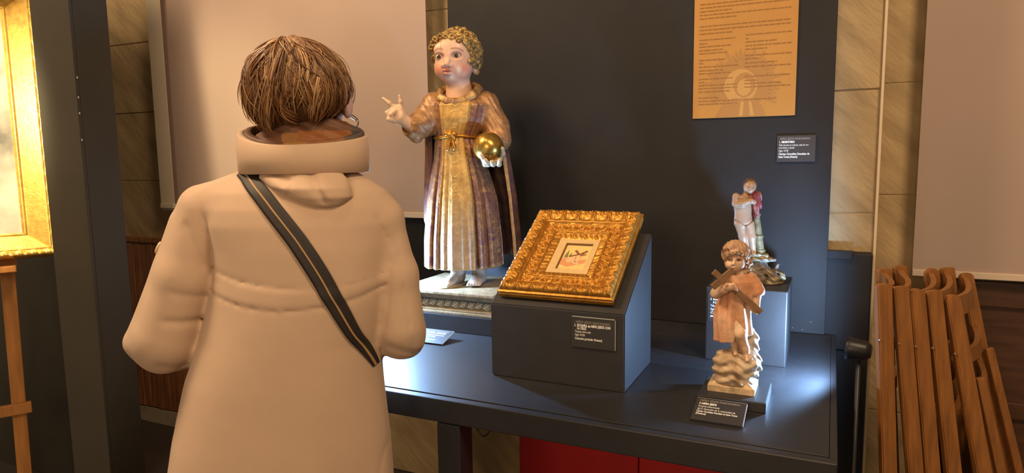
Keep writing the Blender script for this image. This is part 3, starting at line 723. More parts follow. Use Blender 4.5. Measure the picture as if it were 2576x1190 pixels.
for i, ((tp, bt), fp) in enumerate(zip(near, far)):
    A = at_depth(*tp, 1.75); B_ = at_depth(*bt, 1.75); B_ = A+(B_-A)*1.0
    B_[1] = A[1]-0.02
    d = B_-A; F_ = A+d*(A[2]/(-d[2]))
    A2 = at_depth(*fp, 2.03); off = A2-A; offh = off.copy(); offh[2] = 0
    F2 = F_+offh+(0.01 if i < 4 else 0.02)*EX
    t = thing('folding_chair', tuple((F_+F2)/2), chair_txt[i], 'chair', 'folded wooden chairs leaning by the stone pier')
    r_ = 1.0 if i in (2, 4) else (0.35 if i in (1, 3) else 0.6)
    wv = RX
    for (p, q) in ((A, F_), (A2, F2)):
        v, f = slat_post(p, q, wv, 0.039, 0.022, r_); po = from_vf('post', v, f, M_CHAIR, t)
        if p is A:
            sc_p = at_depth(*[(2214, 856), (2262, 865), (2304, 872), (2347, 876), (2403, 890)][i], 1.0); k = None
            dd = ray(*[(2214, 856), (2262, 865), (2304, 872), (2347, 876), (2403, 890)][i]); nrm = np.cross(A-F_, wv); nrm /= np.linalg.norm(nrm)
            if nrm[1] > 0: nrm = -nrm
            tt = ((A+nrm*0.012-CAMP)@nrm)/(dd@nrm); c = CAMP+dd*tt
            v, f = lathe_vf([(0, 0.0012), (0.0022, 0.001), (0.003, -0.001), (0.003, -0.003)], 10)
            R = np.array(Vector(nrm).to_track_quat('Z', 'Y').to_matrix()); from_vf('screw', (R@v.T).T+c, f, M_METAL, po)
    # curved top rail between the posts
    ax = (A-F_)/np.linalg.norm(A-F_)
    for k, (fz_, hgt) in enumerate(((0.035, 0.05), (0.17, 0.035), (0.28, 0.035))):
        p0 = A-ax*fz_+off/np.linalg.norm(off)*0.014; p1 = A2-ax*fz_-off/np.linalg.norm(off)*0.014
        N = 10; vs = []; fs = []
        for j in range(N+1):
            q = j/N; c = p0+(p1-p0)*q+EX*0.02*math.sin(math.pi*q)-ax*0.008*math.sin(math.pi*q)
            for sx, sz in ((-0.008, -hgt/2), (0.008, -hgt/2), (0.008, hgt/2), (-0.008, hgt/2)): vs.append(c+wv*sx+ax*sz)
        for j in range(N):
            for m_ in range(4): fs.append((j*4+m_, j*4+(m_+1) % 4, (j+1)*4+(m_+1) % 4, (j+1)*4+m_))
        fs += [(3, 2, 1, 0), (N*4, N*4+1, N*4+2, N*4+3)]
        from_vf('top_rail' if k == 0 else 'back_slat', vs, fs, M_CHAIR, t)
    # folded seat and the crossed rear legs lying between the posts
    un = off/np.linalg.norm(off); ins = un*0.022
    beam('seat', (A+A2)/2-ax*0.38, (A+A2)/2-ax*0.74, un, np.linalg.norm(off)-0.05, 0.018, M_CHAIR, t, 0.003)
    for s_ in (1, -1):
        e0 = (A if s_ > 0 else A2)+un*s_*0.024
        beam('rear_leg', e0-ax*0.22+EX*(0.028 if i == 4 else -0.003), np.array([*( ((F_ if s_ > 0 else F2)+un*s_*0.024)[:2]), 0.0])+EX*(0.055 if i == 4 else -0.003), wv, 0.024, 0.016, M_CHAIR, t, 0.003)
    beam('stretcher', A-ax*0.98+un*0.014, A2-ax*0.98-un*0.014, ax, 0.03, 0.016, M_CHAIR, t, 0.002)

# ------------------------------------------------------------------ easel with the gilt painting at the left
eD = 2.42
fn = -np.array([ray(60, 400)[0], ray(60, 400)[1], 0]); fn /= np.linalg.norm(fn); fx = np.array([-fn[1], fn[0], 0]); fx = fx if fx@RX > 0 else -fx
def on_pl(u, v, p, n): d = ray(u, v); return CAMP+d*(((p-CAMP)@n)/(d@n))
pc = at_depth(60, 400, eD)
BR = on_pl(164, 642, pc, fn); TR = on_pl(128, -25, pc, fn)
ln_ = math.radians(7); FUP = EZ*math.cos(ln_)-fn*math.sin(ln_); FNN = fn*math.cos(ln_)+EZ*math.sin(ln_)
FH = (TR[2]-BR[2])*1.03; FW = 0.74
OB = np.array([BR[0], BR[1], BR[2]])-fx*FW
pf = thing('gilt_painting', tuple(OB+fx*FW/2), 'brightly lit painting in a deep gilt frame standing on the easel', 'painting')
def deep(t, s, L, wd):
    base = np.interp(t, [0, 0.04, 0.12, 0.22, 0.30, 0.36, 0.9, 0.94, 1.0], [0.02, 0.045, 0.060, 0.060, 0.050, 0.052, 0.016, 0.020, 0.016])
    ph = s/wd*2*math.pi*2.2
    b1 = np.exp(-((t-0.16)/0.13)**4)*0.010*(0.5+0.5*np.cos(ph+9*t))*(0.7+0.3*np.cos(ph*2))
    return base+b1
carved_frame(pf, OB, fx, FUP, FNN, FW, FH, (0.118, 0.118, 0.092, 0.092), deep, M_GOLDL, 0.004, 0.003, lip=False)
M_PAINT = bpy.data.materials.new('glossy_cloud_painting'); M_PAINT.use_nodes = True
nt = M_PAINT.node_tree; b = nt.nodes['Principled BSDF']; b.inputs['Roughness'].default_value = 0.32
tc = nt.nodes.new('ShaderNodeTexCoord'); n1 = nt.nodes.new('ShaderNodeTexNoise'); n1.inputs['Scale'].default_value = 6; n1.inputs['Detail'].default_value = 4
cr = nt.nodes.new('ShaderNodeValToRGB'); nt.links.new(tc.outputs['Object'], n1.inputs['Vector']); nt.links.new(n1.outputs[0], cr.inputs[0]); nt.links.new(cr.outputs[0], b.inputs['Base Color'])
cr.color_ramp.elements[0].position = 0.35; cr.color_ramp.elements[0].color = (0.10, 0.10, 0.09, 1); cr.color_ramp.elements[1].position = 0.68; cr.color_ramp.elements[1].color = (0.55, 0.52, 0.44, 1)
quad_plate('canvas', OB, fx, FUP, FNN, 0.112, FW-0.112, 0.088, FH-0.088, 0.004, 0.012, M_PAINT, pf)
quad_plate('sight_edge', OB, fx, FUP, FNN, 0.112, 0.122, 0.09, FH-0.09, 0.012, 0.018, M_GOLDL, pf); quad_plate('sight_edge', OB, fx, FUP, FNN, FW-0.122, FW-0.112, 0.09, FH-0.09, 0.012, 0.018, M_GOLDL, pf)
quad_plate('backing', OB, fx, FUP, FNN, 0.03, FW-0.03, 0.03, FH-0.03, -0.012, 0.0005, M_EASEL, pf)
es = thing('easel', (OB[0]+fx[0]*FW/2, OB[1]+fx[1]*FW/2, 0), 'orange wooden easel holding the gilt painting', 'easel')
pb = pc-fn*0.16
L1 = on_pl(22, 720, pb, fn); L2 = on_pl(62, 1190, pb, fn); d = L2-L1
foot = L1+d*(L1[2]/(-d[2])); top = L1-d*1.4
ctr = OB+fx*FW/2-fn*0.16
def mir(p): q = p-ctr; return p-2*fx*(q@fx)
beam('front_leg', top, foot, fx, 0.046, 0.022, M_EASEL, es, 0.003); beam('front_leg', mir(top), mir(foot), fx, 0.046, 0.022, M_EASEL, es, 0.003)
zs = on_pl(40, 656, pb, fn); xr = (on_pl(40, 656, pc, fn)-ctr)@fx
shz = OB[2]-0.028
sc0 = np.array([ctr[0], ctr[1], shz])
beam('shelf', sc0-fx*xr+fn*0.115, sc0+fx*xr+fn*0.115, fn, 0.20, 0.022, M_EASEL, es, 0.003)
cb = on_pl(80, 1022, pb+fn*0.024, fn); xc = (cb-ctr)@fx; cz = np.array([ctr[0], ctr[1], cb[2]])+fn*0.024
beam('crossbar', cz-fx*xc, cz+fx*xc, EZ, 0.042, 0.022, M_EASEL, es, 0.003)
tp_ = (top+mir(top))/2; beam('mast', tp_+EZ*0.1, np.array([ctr[0], ctr[1], shz-0.35]), fx, 0.045, 0.02, M_EASEL, es, 0.003)
bk = ctr-fn*0.22; beam('back_leg', tp_-fn*0.024, np.array([bk[0], bk[1], 0.0]), fx, 0.04, 0.02, M_EASEL, es, 0.003)
# picture lamp of the painting, out of frame to the left
lp = OB+fx*0.10+fn*0.55+EZ*(FH*0.75)
spot('picture_lamp', tuple(lp), tuple(OB+fx*(FW-0.06)+EZ*FH*0.45), 95, (1.0, 0.80, 0.46), 70, 0.7, 0.05)

# ================================================================== TALL GILDED CHILD STATUE
M_SKIN = mat('polychrome_flesh_paint', (0.7, 0.45, 0.33), 0.48, attr=True, coat=0.1, noise=(40, 0.10), bump=(120, 0.06))
M_ROBE = mat('gilded_brocade_paint', (0.5, 0.3, 0.1), 0.42, 0.22, attr=True, noise=(55, 0.28), bump=(140, 0.25))
M_CURL = mat('gilded_curl_paint', (0.35, 0.22, 0.07), 0.4, 0.35, attr=True, noise=(60, 0.3), bump=(150, 0.2))
M_ORB = mat('burnished_gold_orb', (0.60, 0.37, 0.08), 0.28, 0.9, noise=(24, 0.35), bump=(22, 0.25))
M_STB = mat('aged_gilt_base', (0.42, 0.33, 0.19), 0.45, 0.3, noise=(30, 0.35), bump=(90, 0.3))
ST = Fig('child_statue', (-1.183, 2.118, 1.0), 'tall gilded wooden child statue blessing with one hand and holding an orb', 'statue', mid=0.45)
P = ST.P; s = ST.s; R_ = ST.root
def px(*a): return tuple(q*s for q in a)
# --- head with face and neck
f = Field(P(1075, 260, -75)*[1, 0, 1]+[0, -85*s, 0], P(1215, 68, 0)*[1, 0, 1]+[0, 80*s, 0], 0.0015)
f.ell(P(1149, 136, 0), px(51, 55, 58))
f.ell(P(1141, 170, 14), px(43, 38, 41), 18*s)
f.ell(P(1117, 180, 30), px(18, 18, 18), 14*s); f.ell(P(1162, 182, 28), px(20, 19, 19), 14*s)
f.ell(P(1138, 200, 31), px(15, 13, 12), 10*s)
f.ell(P(1130, 132, 40), px(34, 14, 22), 14*s)
f.cone(P(1131, 148, 48), P(1130, 167, 56), 4.5*s, 6.5*s, 7*s); f.ell(P(1129, 169, 58), px(7, 6.5, 5.5), 4*s)
f.ell(P(1121, 172, 53), px(5.5, 6, 5), 3*s); f.ell(P(1139, 172, 54), px(5.5, 6, 5), 3*s)
f.ell(P(1110, 149, 50), px(10.5, 8, 6.5), 6*s, 's'); f.ell(P(1153, 147, 53), px(11.5, 8, 6.5), 6*s, 's')
f.ell(P(1131, 183, 51), px(11, 7, 4.2), 4*s); f.ell(P(1132, 191, 49), px(10, 7, 4.6), 4*s); f.ell(P(1131, 187, 58), px(11, 5, 1.7), 1.5*s, 's')
f.ell(P(1131, 178, 57), px(3, 4, 5), 3*s, 's')
f.ell(P(1194, 168, -4), px(7, 12, 17), 3*s); f.ell(P(1199, 166, 3), px(5, 8, 10), 3*s, 's')
f.ell(P(1097, 160, -8), px(6, 10, 15), 3*s)
f.cone(P(1152, 195, 2), P(1156, 250, -4), 28*s, 36*s, 12*s)
cks = [P(1108, 182, 38), P(1170, 178, 38)]; lipc = P(1131, 186, 54); brow = [(P(1096, 137, 0), P(1120, 133, 0)), (P(1138, 132, 0), P(1170, 137, 0))]
def paint_head(V):
    c = np.tile(np.array([0.68, 0.43, 0.30]), (len(V), 1))
    c *= (1+0.06*vnoise(V[:, 0], V[:, 1], V[:, 2], 90, 3))[:, None]
    for q in cks: c = mixc(c, (0.60, 0.17, 0.10), 0.75*blob(V, q, px(17, 40, 17)))
    c = mixc(c, (0.42, 0.09, 0.06), 1.2*blob(V, lipc, px(10, 14, 6)))
    fr_ = V[:, 1] < -20*s
    for a, b in brow:
        t = np.clip((V[:, 0]-a[0])/(b[0]-a[0]), 0, 1); zc = a[2]+(b[2]-a[2])*t+4*s*np.sin(math.pi*t)
        c = mixc(c, (0.22, 0.10, 0.05), 0.75*fr_*np.exp(-((V[:, 2]-zc)/(2.0*s))**2)*((V[:, 0] > a[0]) & (V[:, 0] < b[0])))
    for q in ((1110, 149), (1153, 147)): c = mixc(c, (0.30, 0.14, 0.10), 0.5*fr_*blob(V, P(*q, 48), px(14, 60, 7)))
    c = mixc(c, (0.50, 0.42, 0.38), 0.6*fr_*blob(V, P(1138, 202, 36), px(20, 40, 12)))
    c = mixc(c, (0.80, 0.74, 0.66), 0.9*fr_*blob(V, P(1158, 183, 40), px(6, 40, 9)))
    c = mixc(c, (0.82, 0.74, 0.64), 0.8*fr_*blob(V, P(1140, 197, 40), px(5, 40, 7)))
    c = mixc(c, (0.35, 0.14, 0.08), 0.7*fr_*np.exp(-((V[:, 0]-P(1114, 120)[0])/(1.2*s))**2)*(V[:, 2] > P(0, 135)[2]))
    return c
f.mesh('head', M_SKIN, R_, paint_head)
for (u, v, w) in ((1110, 149.5, 40.5), (1153, 147.5, 43.5)):
    e = Field(P(u-14, v+14, w+14), P(u+14, v-14, w-14)*[1, 1, 1], 0.0012) if False else Field(P(u, v, w)-13*s, P(u, v, w)+13*s, 0.0011)
    e.ell(P(u, v, w), px(9.6, 8.4, 7.2)); cc = P(u, v, w)
    def paint_eye(V, cc=cc):
        d = V-cc; d = d/np.linalg.norm(d, axis=1)[:, None]; a = d@np.array([-0.10, -0.99, 0.03])
        c = np.tile(np.array([0.62, 0.52, 0.42]), (len(V), 1)); c[a > 0.80] = (0.07, 0.028, 0.014); c[a > 0.95] = (0.01, 0.008, 0.006); return c
    e.mesh('eye', mat('glass_eye_paint', (1, 1, 1), 0.12, attr=True, coat=0.6), R_, paint_eye)
# --- curly hair
f = Field(P(1070, 215, 0)*[1, 0, 1]+[0, -85*s, 0], P(1226, 62, 0)*[1, 0, 1]+[0, 85*s, 0], 0.0017)
f.ell(P(1151, 134, -6), px(54, 60, 54))
f.ell(P(1138, 172, 52), px(49, 52, 61), 4*s, 's'); f.ell(P(1152, 235, 0), px(60, 90, 50), 4*s, 's')
gr = np.random.default_rng(11); cen = P(1151, 134, -6); nC = 150
for k in range(nC):
    z = 1-1.55*(k+0.5)/nC; ph = k*2.399963; d = np.array([math.sqrt(max(0, 1-z*z))*math.cos(ph), math.sqrt(max(0, 1-z*z))*math.sin(ph), z])
    p = cen+d*np.array(px(55, 61, 55)); q = (p-P(1137, 170, 50))/np.array(px(47, 54, 60))
    if (q**2).sum() < 1.0: continue
    rr = s*(6.5+4*gr.random()); f.ell(p, rr, 2*s); f.ell(p+d*rr*0.9+gr.normal(size=3)*2*s, rr*0.45, 1*s, 's')
for (u, v, w, rr) in ((1094, 113, 20, 10), (1088, 122, 12, 9), (1099, 104, 26, 9), (1093, 148, 6, 7), (1200, 150, 5, 10), (1203, 165, -4, 9), (1196, 136, 12, 10), (1198, 180, -8, 8), (1112, 98, 34, 9), (1127, 99, 40, 9), (1143, 99, 43, 9), (1160, 101, 43, 9), (1175, 108, 38, 9), (1186, 120, 28, 10), (1208, 156, -6, 7)):
    f.ell(P(u, v, w), rr*s, 3*s); f.ell(P(u-2, v+1, w+rr*0.9), rr*0.42*s, 1*s, 's')
f.disp(lambda X, Y, Z: 1.0*s*np.sin(X*520+Z*180)*np.sin(Z*430+Y*260))
f.mesh('curls', M_CURL, R_, lambda V: mixc(np.tile(np.array([0.26, 0.155, 0.055]), (len(V), 1)), (0.46, 0.31, 0.10), 0.5+0.5*vnoise(V[:, 0], V[:, 1], V[:, 2], 160, 5)*1.6))
# --- robe with sleeves
rows = [(247, 1155, 54, 36), (256, 1157, 72, 46), (266, 1158, 83, 54), (300, 1156, 74, 58), (335, 1151, 58, 52), (346, 1150, 55, 50), (360, 1151, 58, 53), (400, 1155, 64, 58), (450, 1159, 77, 66), (500, 1162, 88, 72), (600, 1164, 98, 79), (668, 1166, 100, 81)]
rz = [(P(0, v)[2], P(cx, v)[0], 0.0, rx*s, ry*s) for v, cx, rx, ry in rows]
ztop, zbelt, zhem = P(0, 250)[2], P(0, 345)[2], P(0, 668)[2]
def robe_fold(xn, yn, Z):
    dn = np.clip((zbelt-Z)/(zbelt-zhem), 0, 1); fr_ = yn < 0
    o = np.zeros(np.broadcast(xn, yn, Z).shape, np.float32)
    for x0, wd, am in ((-0.84, 0.06, 5), (-0.74, 0.03, -9), (-0.64, 0.035, 6), (-0.55, 0.025, -9), (0.33, 0.03, 5), (0.405, 0.03, -13), (0.60, 0.03, 5), (0.67, 0.028, -9), (0.80, 0.05, 4), (-0.2, 0.05, 3.0), (-0.36, 0.03, -3), (0.08, 0.04, -3), (0.2, 0.04, 2.5)):
        sp_ = 1+0.1*(1-dn)
        o = o+fr_*am*s*(0.25+0.75*dn)*np.exp(-((xn*sp_-x0)/wd)**2)
    th_ = np.arctan2(yn, xn); o = o+(~fr_)*4*s*dn*np.cos(13*th_)
    pan = fr_*((xn > -0.58)*(xn < 0.37)); o = o+pan*2.0*s
    xr = xn*80*s; zz = Z-zhem
    mot = np.exp(-((xn+0.12)/0.30)**6)*fr_*np.clip((Z-P(0, 520)[2])/(40*s), 0, 1)*(Z > P(0, 530)[2])
    o = o+mot*1.4*s*scroll(zz, xr+9*s, 34*s, 15*s)
    return o
lo = P(1000, 690, 0); f = Field(np.array([lo[0], -110*s, zhem-6*s]), np.array([P(1300, 0)[0], 95*s, P(0, 225)[2]]), 0.0026)
f.loft(rz, 0, 'u', robe_fold, 3*s)
f.chain(ch(P(1092, 262, 0), P(1068, 310, 16), P(1044, 322, 40)), px(30, 33, 27), 12*s); f.cone(P(1062, 322, 24), P(1052, 346, 34), 22*s, 15*s, 10*s)
f.ell(P(1030, 318, 56), px(16, 20, 22), 3*s, 's')
f.chain(ch(P(1222, 262, 0), P(1248, 320, 8), P(1254, 352, 22), P(1243, 372, 46)), px(32, 32, 30, 24), 12*s)
f.ell(P(1240, 378, 66), px(19, 18, 19), 3*s, 's')
f.disp(lambda X, Y, Z: 0.9*s*np.sin((Z*1.0+X*0.9)*200+3*np.sin(X*60))*np.exp(-(np.minimum(np.abs(X-P(1062, 0)[0]), np.abs(X-P(1248, 0)[0]))/(22*s))**2)*(Z > P(0, 385)[2]))
def paint_robe(V):
    cx = np.interp(V[:, 2], [r[0] for r in rz[::-1]], [r[1] for r in rz[::-1]]); rx_ = np.interp(V[:, 2], [r[0] for r in rz[::-1]], [r[3] for r in rz[::-1]])
    xn = (V[:, 0]-cx)/rx_; fr_ = V[:, 1] < 0
    c = np.tile(np.array([0.30, 0.145, 0.075]), (len(V), 1))
    n1 = vnoise(V[:, 0], V[:, 1], V[:, 2], 110, 2)
    c = mixc(c, (0.20, 0.085, 0.075), np.clip(0.2+1.4*n1, 0, 1)); c = mixc(c, (0.42, 0.24, 0.08), 0.9*np.clip(vnoise(V[:, 0], V[:, 1], V[:, 2], 230, 9)*2-0.3, 0, 1))
    sl = (V[:, 2] > P(0, 400)[2])&(np.abs(xn) > 0.75); c[sl] = c[sl]*0.4+np.array([0.42, 0.23, 0.085])*0.6
    pan = fr_&(xn > -0.58)&(xn < 0.37)&((V[:, 0] > P(1090, 0)[0]))
    c[pan] = np.array([0.60, 0.36, 0.10])*(1+0.14*n1[pan])[:, None]
    lowp = pan*np.clip((P(0, 480)[2]-V[:, 2])/(120*s), 0, 1); c = mixc(c, (0.46, 0.33, 0.21), 0.8*lowp)
    hem = (V[:, 2] < zhem+9*s); c = mixc(c, (0.40, 0.27, 0.13), 0.6*hem)
    sp_ = (np.sin(V[:, 2]*260+V[:, 0]*90)*np.sin(V[:, 0]*330)) > 0.72; c = mixc(c, (0.12, 0.06, 0.05), 0.7*sp_*(xn > 0.42)*fr_*(V[:, 2] < zbelt))
    return c
robe = f.mesh('robe', M_ROBE, R_, paint_robe)
# belt with knot
cxb = P(1151, 345)[0]; bp = [np.array([cxb+57*s*math.cos(a), 52.5*s*math.sin(a), zbelt+2*s*math.sin(3*a)]) for a in np.linspace(0, 2*math.pi, 60)]
v, fc = tube_vf(bp, 3.6*s, 8, False); bl = from_vf('belt', v, fc, M_GOLD, R_, smooth=True, local=True)
f = Field(P(1112, 385, 80)*[1, 1, 1], P(1170, 320, 40), 0.0016)
for (u, v_, w, r0) in ((1138, 342, 55, 8), (1128, 338, 54, 6), (1148, 339, 55, 6), (1133, 349, 55, 6), (1146, 350, 55, 6), (1138, 333, 54, 5)): f.ell(P(u, v_, w), r0*s, 2*s)
f.cone(P(1136, 350, 56), P(1132, 376, 60), 4*s, 5*s, 2*s); f.cone(P(1142, 350, 56), P(1148, 374, 60), 4*s, 5*s, 2*s)
f.mesh('belt_knot', M_GOLD, R_)
# turned collar
f = Field(P(1090, 275, 0)*[1, 0, 1]+[0, -75*s, 0], P(1225, 195, 0)*[1, 0, 1]+[0, 50*s, 0], 0.002)
cpts = ch(P(1160, 214, -34), P(1125, 216, -22), P(1108, 228, 6), P(1112, 243, 30), P(1130, 254, 44), P(1148, 257, 48), P(1168, 251, 44), P(1190, 236, 32), P(1204, 218, 8), P(1190, 210, -20), P(1160, 214, -34))
f.chain(cpts, [5.5*s]*len(cpts), 3*s); f.chain([p+np.array([(p[0]-P(1155, 0)[0])*0.08, -0.001, -8*s]) for p in cpts], [6.5*s]*len(cpts), 5*s)
f.mesh('collar', M_ROBE, R_, lambda V: mixc(np.tile(np.array([0.26, 0.13, 0.06]), (len(V), 1)), (0.52, 0.32, 0.10), 0.5+1.2*vnoise(V[:, 0], V[:, 1], V[:, 2], 200, 4)))
# cape hanging behind
crow = [(268, 1160, 88, 50), (320, 1166, 97, 54), (400, 1174, 104, 58), (500, 1181, 113, 62), (600, 1186, 119, 66), (652, 1188, 121, 68)]
cz = [(P(0, v)[2], P(cx, v)[0], 30*s, rx*s, ry*s) for v, cx, rx, ry in crow]
f = Field(np.array([P(1050, 0)[0], -45*s, P(0, 665)[2]]), np.array([P(1320, 0)[0], 110*s, P(0, 255)[2]]), 0.0026)
f.loft(cz, 0, 'u', lambda xn, yn, Z: 4*s*np.cos(11*np.arctan2(yn, xn))*np.clip((P(0, 300)[2]-Z)/0.3, 0, 1), 2*s, shell=4.2*s)
f.plane_cut((0, -1, 0), (0, 2*s, 0), 3*s)
f.plane_cut((-0.9, 0.0, -0.436), P(1066, 560), 3*s)
f.mesh('cape', M_ROBE, R_, lambda V: mixc(mixc(np.tile(np.array([0.19, 0.085, 0.055]), (len(V), 1)), (0.12, 0.06, 0.06), 0.5+vnoise(V[:, 0], V[:, 1], V[:, 2], 120, 8)), (0.55, 0.32, 0.12), 0.9*((V[:, 1] < 8*s) & (V[:, 0] > P(1200, 0)[0]))))
# blessing hand and forearm
f = Field(P(965, 345, 90)*[1, 1, 1]+[0, 0, 0], P(1062, 236, 20), 0.0013)
f.cone(P(1018, 300, 52), P(1046, 322, 40), 14*s, 17*s); f.ell(P(1008, 288, 54), px(19, 11, 21), 8*s)
f.chain(ch(P(1003, 276, 56), P(990, 264, 60), P(976, 253, 62)), px(6, 5, 3.6), 4*s)
f.chain(ch(P(1018, 274, 52), P(1017, 260, 55), P(1014, 246, 57)), px(5.5, 4.6, 3.2), 4*s)
f.chain(ch(P(998, 280, 60), P(987, 288, 70), P(992, 298, 72)), px(6, 5.4, 4.6), 3*s)
f.chain(ch(P(1006, 282, 60), P(997, 292, 74), P(1001, 302, 72)), px(6, 5.2, 4.4), 3*s)
f.chain(ch(P(1016, 302, 58), P(1003, 307, 68), P(990, 304, 74)), px(7, 6, 4.8), 4*s)
f.mesh('blessing_hand', M_SKIN, R_, lambda V: np.tile(np.array([0.70, 0.50, 0.36]), (len(V), 1))*(1+0.08*vnoise(V[:, 0], V[:, 1], V[:, 2], 150, 6))[:, None])
# orb with the hand below it
f = Field(P(1185, 425, 110), P(1275, 328, 10), 0.0016); f.ell(P(1231, 371, 68), 37*s)
f.disp(lambda X, Y, Z: 0.8*s*vnoise(X, Y, Z, 120, 12)); f.mesh('orb', M_ORB, R_)
f = Field(P(1195, 430, 118), P(1285, 350, 10), 0.0014)
f.cone(P(1252, 372, 36), P(1250, 394, 50), 15*s, 15*s); f.ell(P(1243, 404, 62), px(20, 22, 10), 8*s)
for k, (u0, u1, v1) in enumerate(((1232, 1216, 398), (1238, 1225, 408), (1246, 1240, 412), (1256, 1258, 408))):
    f.chain(ch(P(u0, 408, 70), P((u0+u1)/2, 412, 88), P(u1, v1-6, 100)), px(7, 6.2, 5), 3*s)
f.chain(ch(P(1258, 398, 56), P(1266, 386, 72), P(1264, 374, 84)), px(7, 6, 5), 3*s)
f.mesh('holding_hand', M_SKIN, R_, lambda V: np.tile(np.array([0.52, 0.40, 0.24]), (len(V), 1)))
# legs and bare feet
f = Field(np.array([P(1085, 0)[0], -90*s, -0.002]), np.array([P(1240, 0)[0], 50*s, P(0, 630)[2]]), 0.0017)
for (ua, ub, w0) in ((1150, 1118, 0), (1204, 1190, 4)):
    a0 = P(ua, 640, w0); a1 = np.array([a0[0]+1*s, 0.0, 26*s]); f.cone(a0, a1, 24*s, 18*s)
    f.ell(a1+np.array([0, 10*s, -11*s]), px(16, 18, 15), 8*s)
    tip = np.array([P(ub, 0)[0], -50*s, 9*s]); dirx = tip-a1; dirx[2] = 0; dirx /= np.linalg.norm(dirx); sid = np.array([-dirx[1], dirx[0], 0])
    f.cone(a1+np.array([0, 0, -8*s]), tip, 17*s, 10*s, 8*s, q=(1, 1, 1)); f.cone(a1+sid*3*s+np.array([0, 0, -14*s]), tip+sid*9*s, 13*s, 8*s, 6*s); f.cone(a1-sid*3*s+np.array([0, 0, -14*s]), tip-sid*9*s, 13*s, 8*s, 6*s)
    for k in range(5):
        o_ = sid*(k-2)*6.4*s*(-1 if ua < 1180 else 1); ln = (13-2*abs(k-0.6))*s
        f.cone(tip+o_+np.array([0, 0, -2*s]), tip+o_+dirx*ln+np.array([0, 0, -3.5*s]), (5.6 if k == 0 else 4.6)*s, (5 if k == 0 else 3.8)*s, 2*s)
f.plane_cut((0, 0, -1), (0, 0, 0.0045))
f.mesh('feet', M_SKIN, R_, lambda V: np.tile(np.array([0.42, 0.32, 0.24]), (len(V), 1))*(1+0.12*vnoise(V[:, 0], V[:, 1], V[:, 2], 140, 6))[:, None])
f = Field(np.array([P(1080, 0)[0], -85*s, -0.002]), np.array([P(1190, 0)[0], 40*s, 0.012]), 0.0015)
f.ell((P(1130, 0)[0], -28*s, 0.002), px(30, 50, 4), 0, 'u', rotm(0, 0, -0.5)); f.plane_cut((0, 0, -1), (0, 0, 0.0)); f.mesh('sandal_sole', M_STB, R_)
# gilt base with carved frieze, square to the table
bs = thing('gilt_plinth', (-1.183, 2.11, 0.9205), 'gilt moulded base with scroll frieze under the tall child statue', 'plinth')
bx0, bx1, by0, by1 = -1.365, -1.003, 1.962, 2.272
for nm, z0, z1, g in (('plinth_moulding', 0.9205, 0.930, 0.004), ('lower_moulding', 0.9302, 0.938, 0.0), ('body', 0.9382, 0.974, -0.008), ('upper_moulding', 0.9742, 0.981, 0.0), ('cornice', 0.9812, 0.9885, 0.006), ('top_board', 0.9887, 0.9995, 0.012)):
    box(nm, (bx0-g, by0-g, z0), (bx1+g, by1+g, z1), M_STB, bs, 0.0022)
M_FRZ = mat('dark_frieze_ground', (0.10, 0.095, 0.07), 0.6); M_FOL = mat('pale_gilt_foliage', (0.52, 0.47, 0.33), 0.4, 0.3)
def frieze(O_, e, n_, L):
    ns, nt2 = int(L/0.0012), 24; a = np.linspace(0, L, ns+1); q = np.linspace(-0.015, 0.015, nt2+1); A_, Q = np.meshgrid(a, q, indexing='ij')
    Hh = 0.0028*scroll(A_, Q, 0.030, 0.0145)*np.exp(-(Q/0.0145)**8)
    V = O_+A_[..., None]*e+Q[..., None]*EZ+(0.0004+Hh)[..., None]*n_
    idx = np.arange((ns+1)*(nt2+1)).reshape(ns+1, nt2+1); fs = np.stack([idx[:-1, :-1], idx[1:, :-1], idx[1:, 1:], idx[:-1, 1:]], -1).reshape(-1, 4)
    o = from_vf('frieze', V.reshape(-1, 3), fs.tolist(), mat('carved_frieze', (0.3, 0.3, 0.2), 0.45, 0.15, attr=True), bs, smooth=True)
    hh = (Hh/0.0028).ravel(); set_col(o.data, mixc(np.tile(np.array([0.13, 0.125, 0.085]), (len(hh), 1)), (0.55, 0.50, 0.36), np.clip((hh-0.35)*3, 0, 1)))
g = -0.008
frieze(np.array([bx0-g, by0-g, 0.956]), EX, NF, bx1-bx0+2*g); frieze(np.array([bx1+g, by0-g, 0.956]), np.array([0, 1.0, 0]), EX, by1-by0+2*g)
frieze(np.array([bx0-g, by1+g, 0.956]), np.array([0, -1.0, 0]), -EX, by1-by0+2*g)

# ================================================================== TERRACOTTA CHILD WITH CROSS
M_TERRA = mat('worn_terracotta_paint', (0.6, 0.35, 0.2), 0.55, attr=True, noise=(60, 0.2), bump=(160, 0.2))
K = Fig('cross_child_statuette', (-0.200, 1.677, 0.886), 'small terracotta child statuette hugging a wooden cross on a rocky mound', 'statuette', mid=0.18)
P = K.P; s = K.s; R_ = K.root
def px(*a): return tuple(q*s for q in a)
f = Field(np.array([P(1765, 0)[0], -75*s, P(0, 905)[2]]), np.array([P(1925, 0)[0], 60*s, P(0, 600)[2]]), 0.0013)
f.ell(P(1850, 643, 4), px(29, 32, 33)); f.ell(P(1842, 660, 14), px(22, 21, 20), 8*s); f.ell(P(1838, 673, 20), px(9, 9, 7), 6*s)
f.ell(P(1827, 663, 22), px(9, 10, 9), 6*s); f.ell(P(1852, 665, 24), px(10, 10, 9), 6*s)
f.cone(P(1836, 648, 32), P(1832, 658, 38), 3*s, 4*s, 4*s); f.ell(P(1826, 650, 32), px(6, 5, 4), 3*s, 's'); f.ell(P(1848, 650, 35), px(6.5, 5, 4), 3*s, 's')
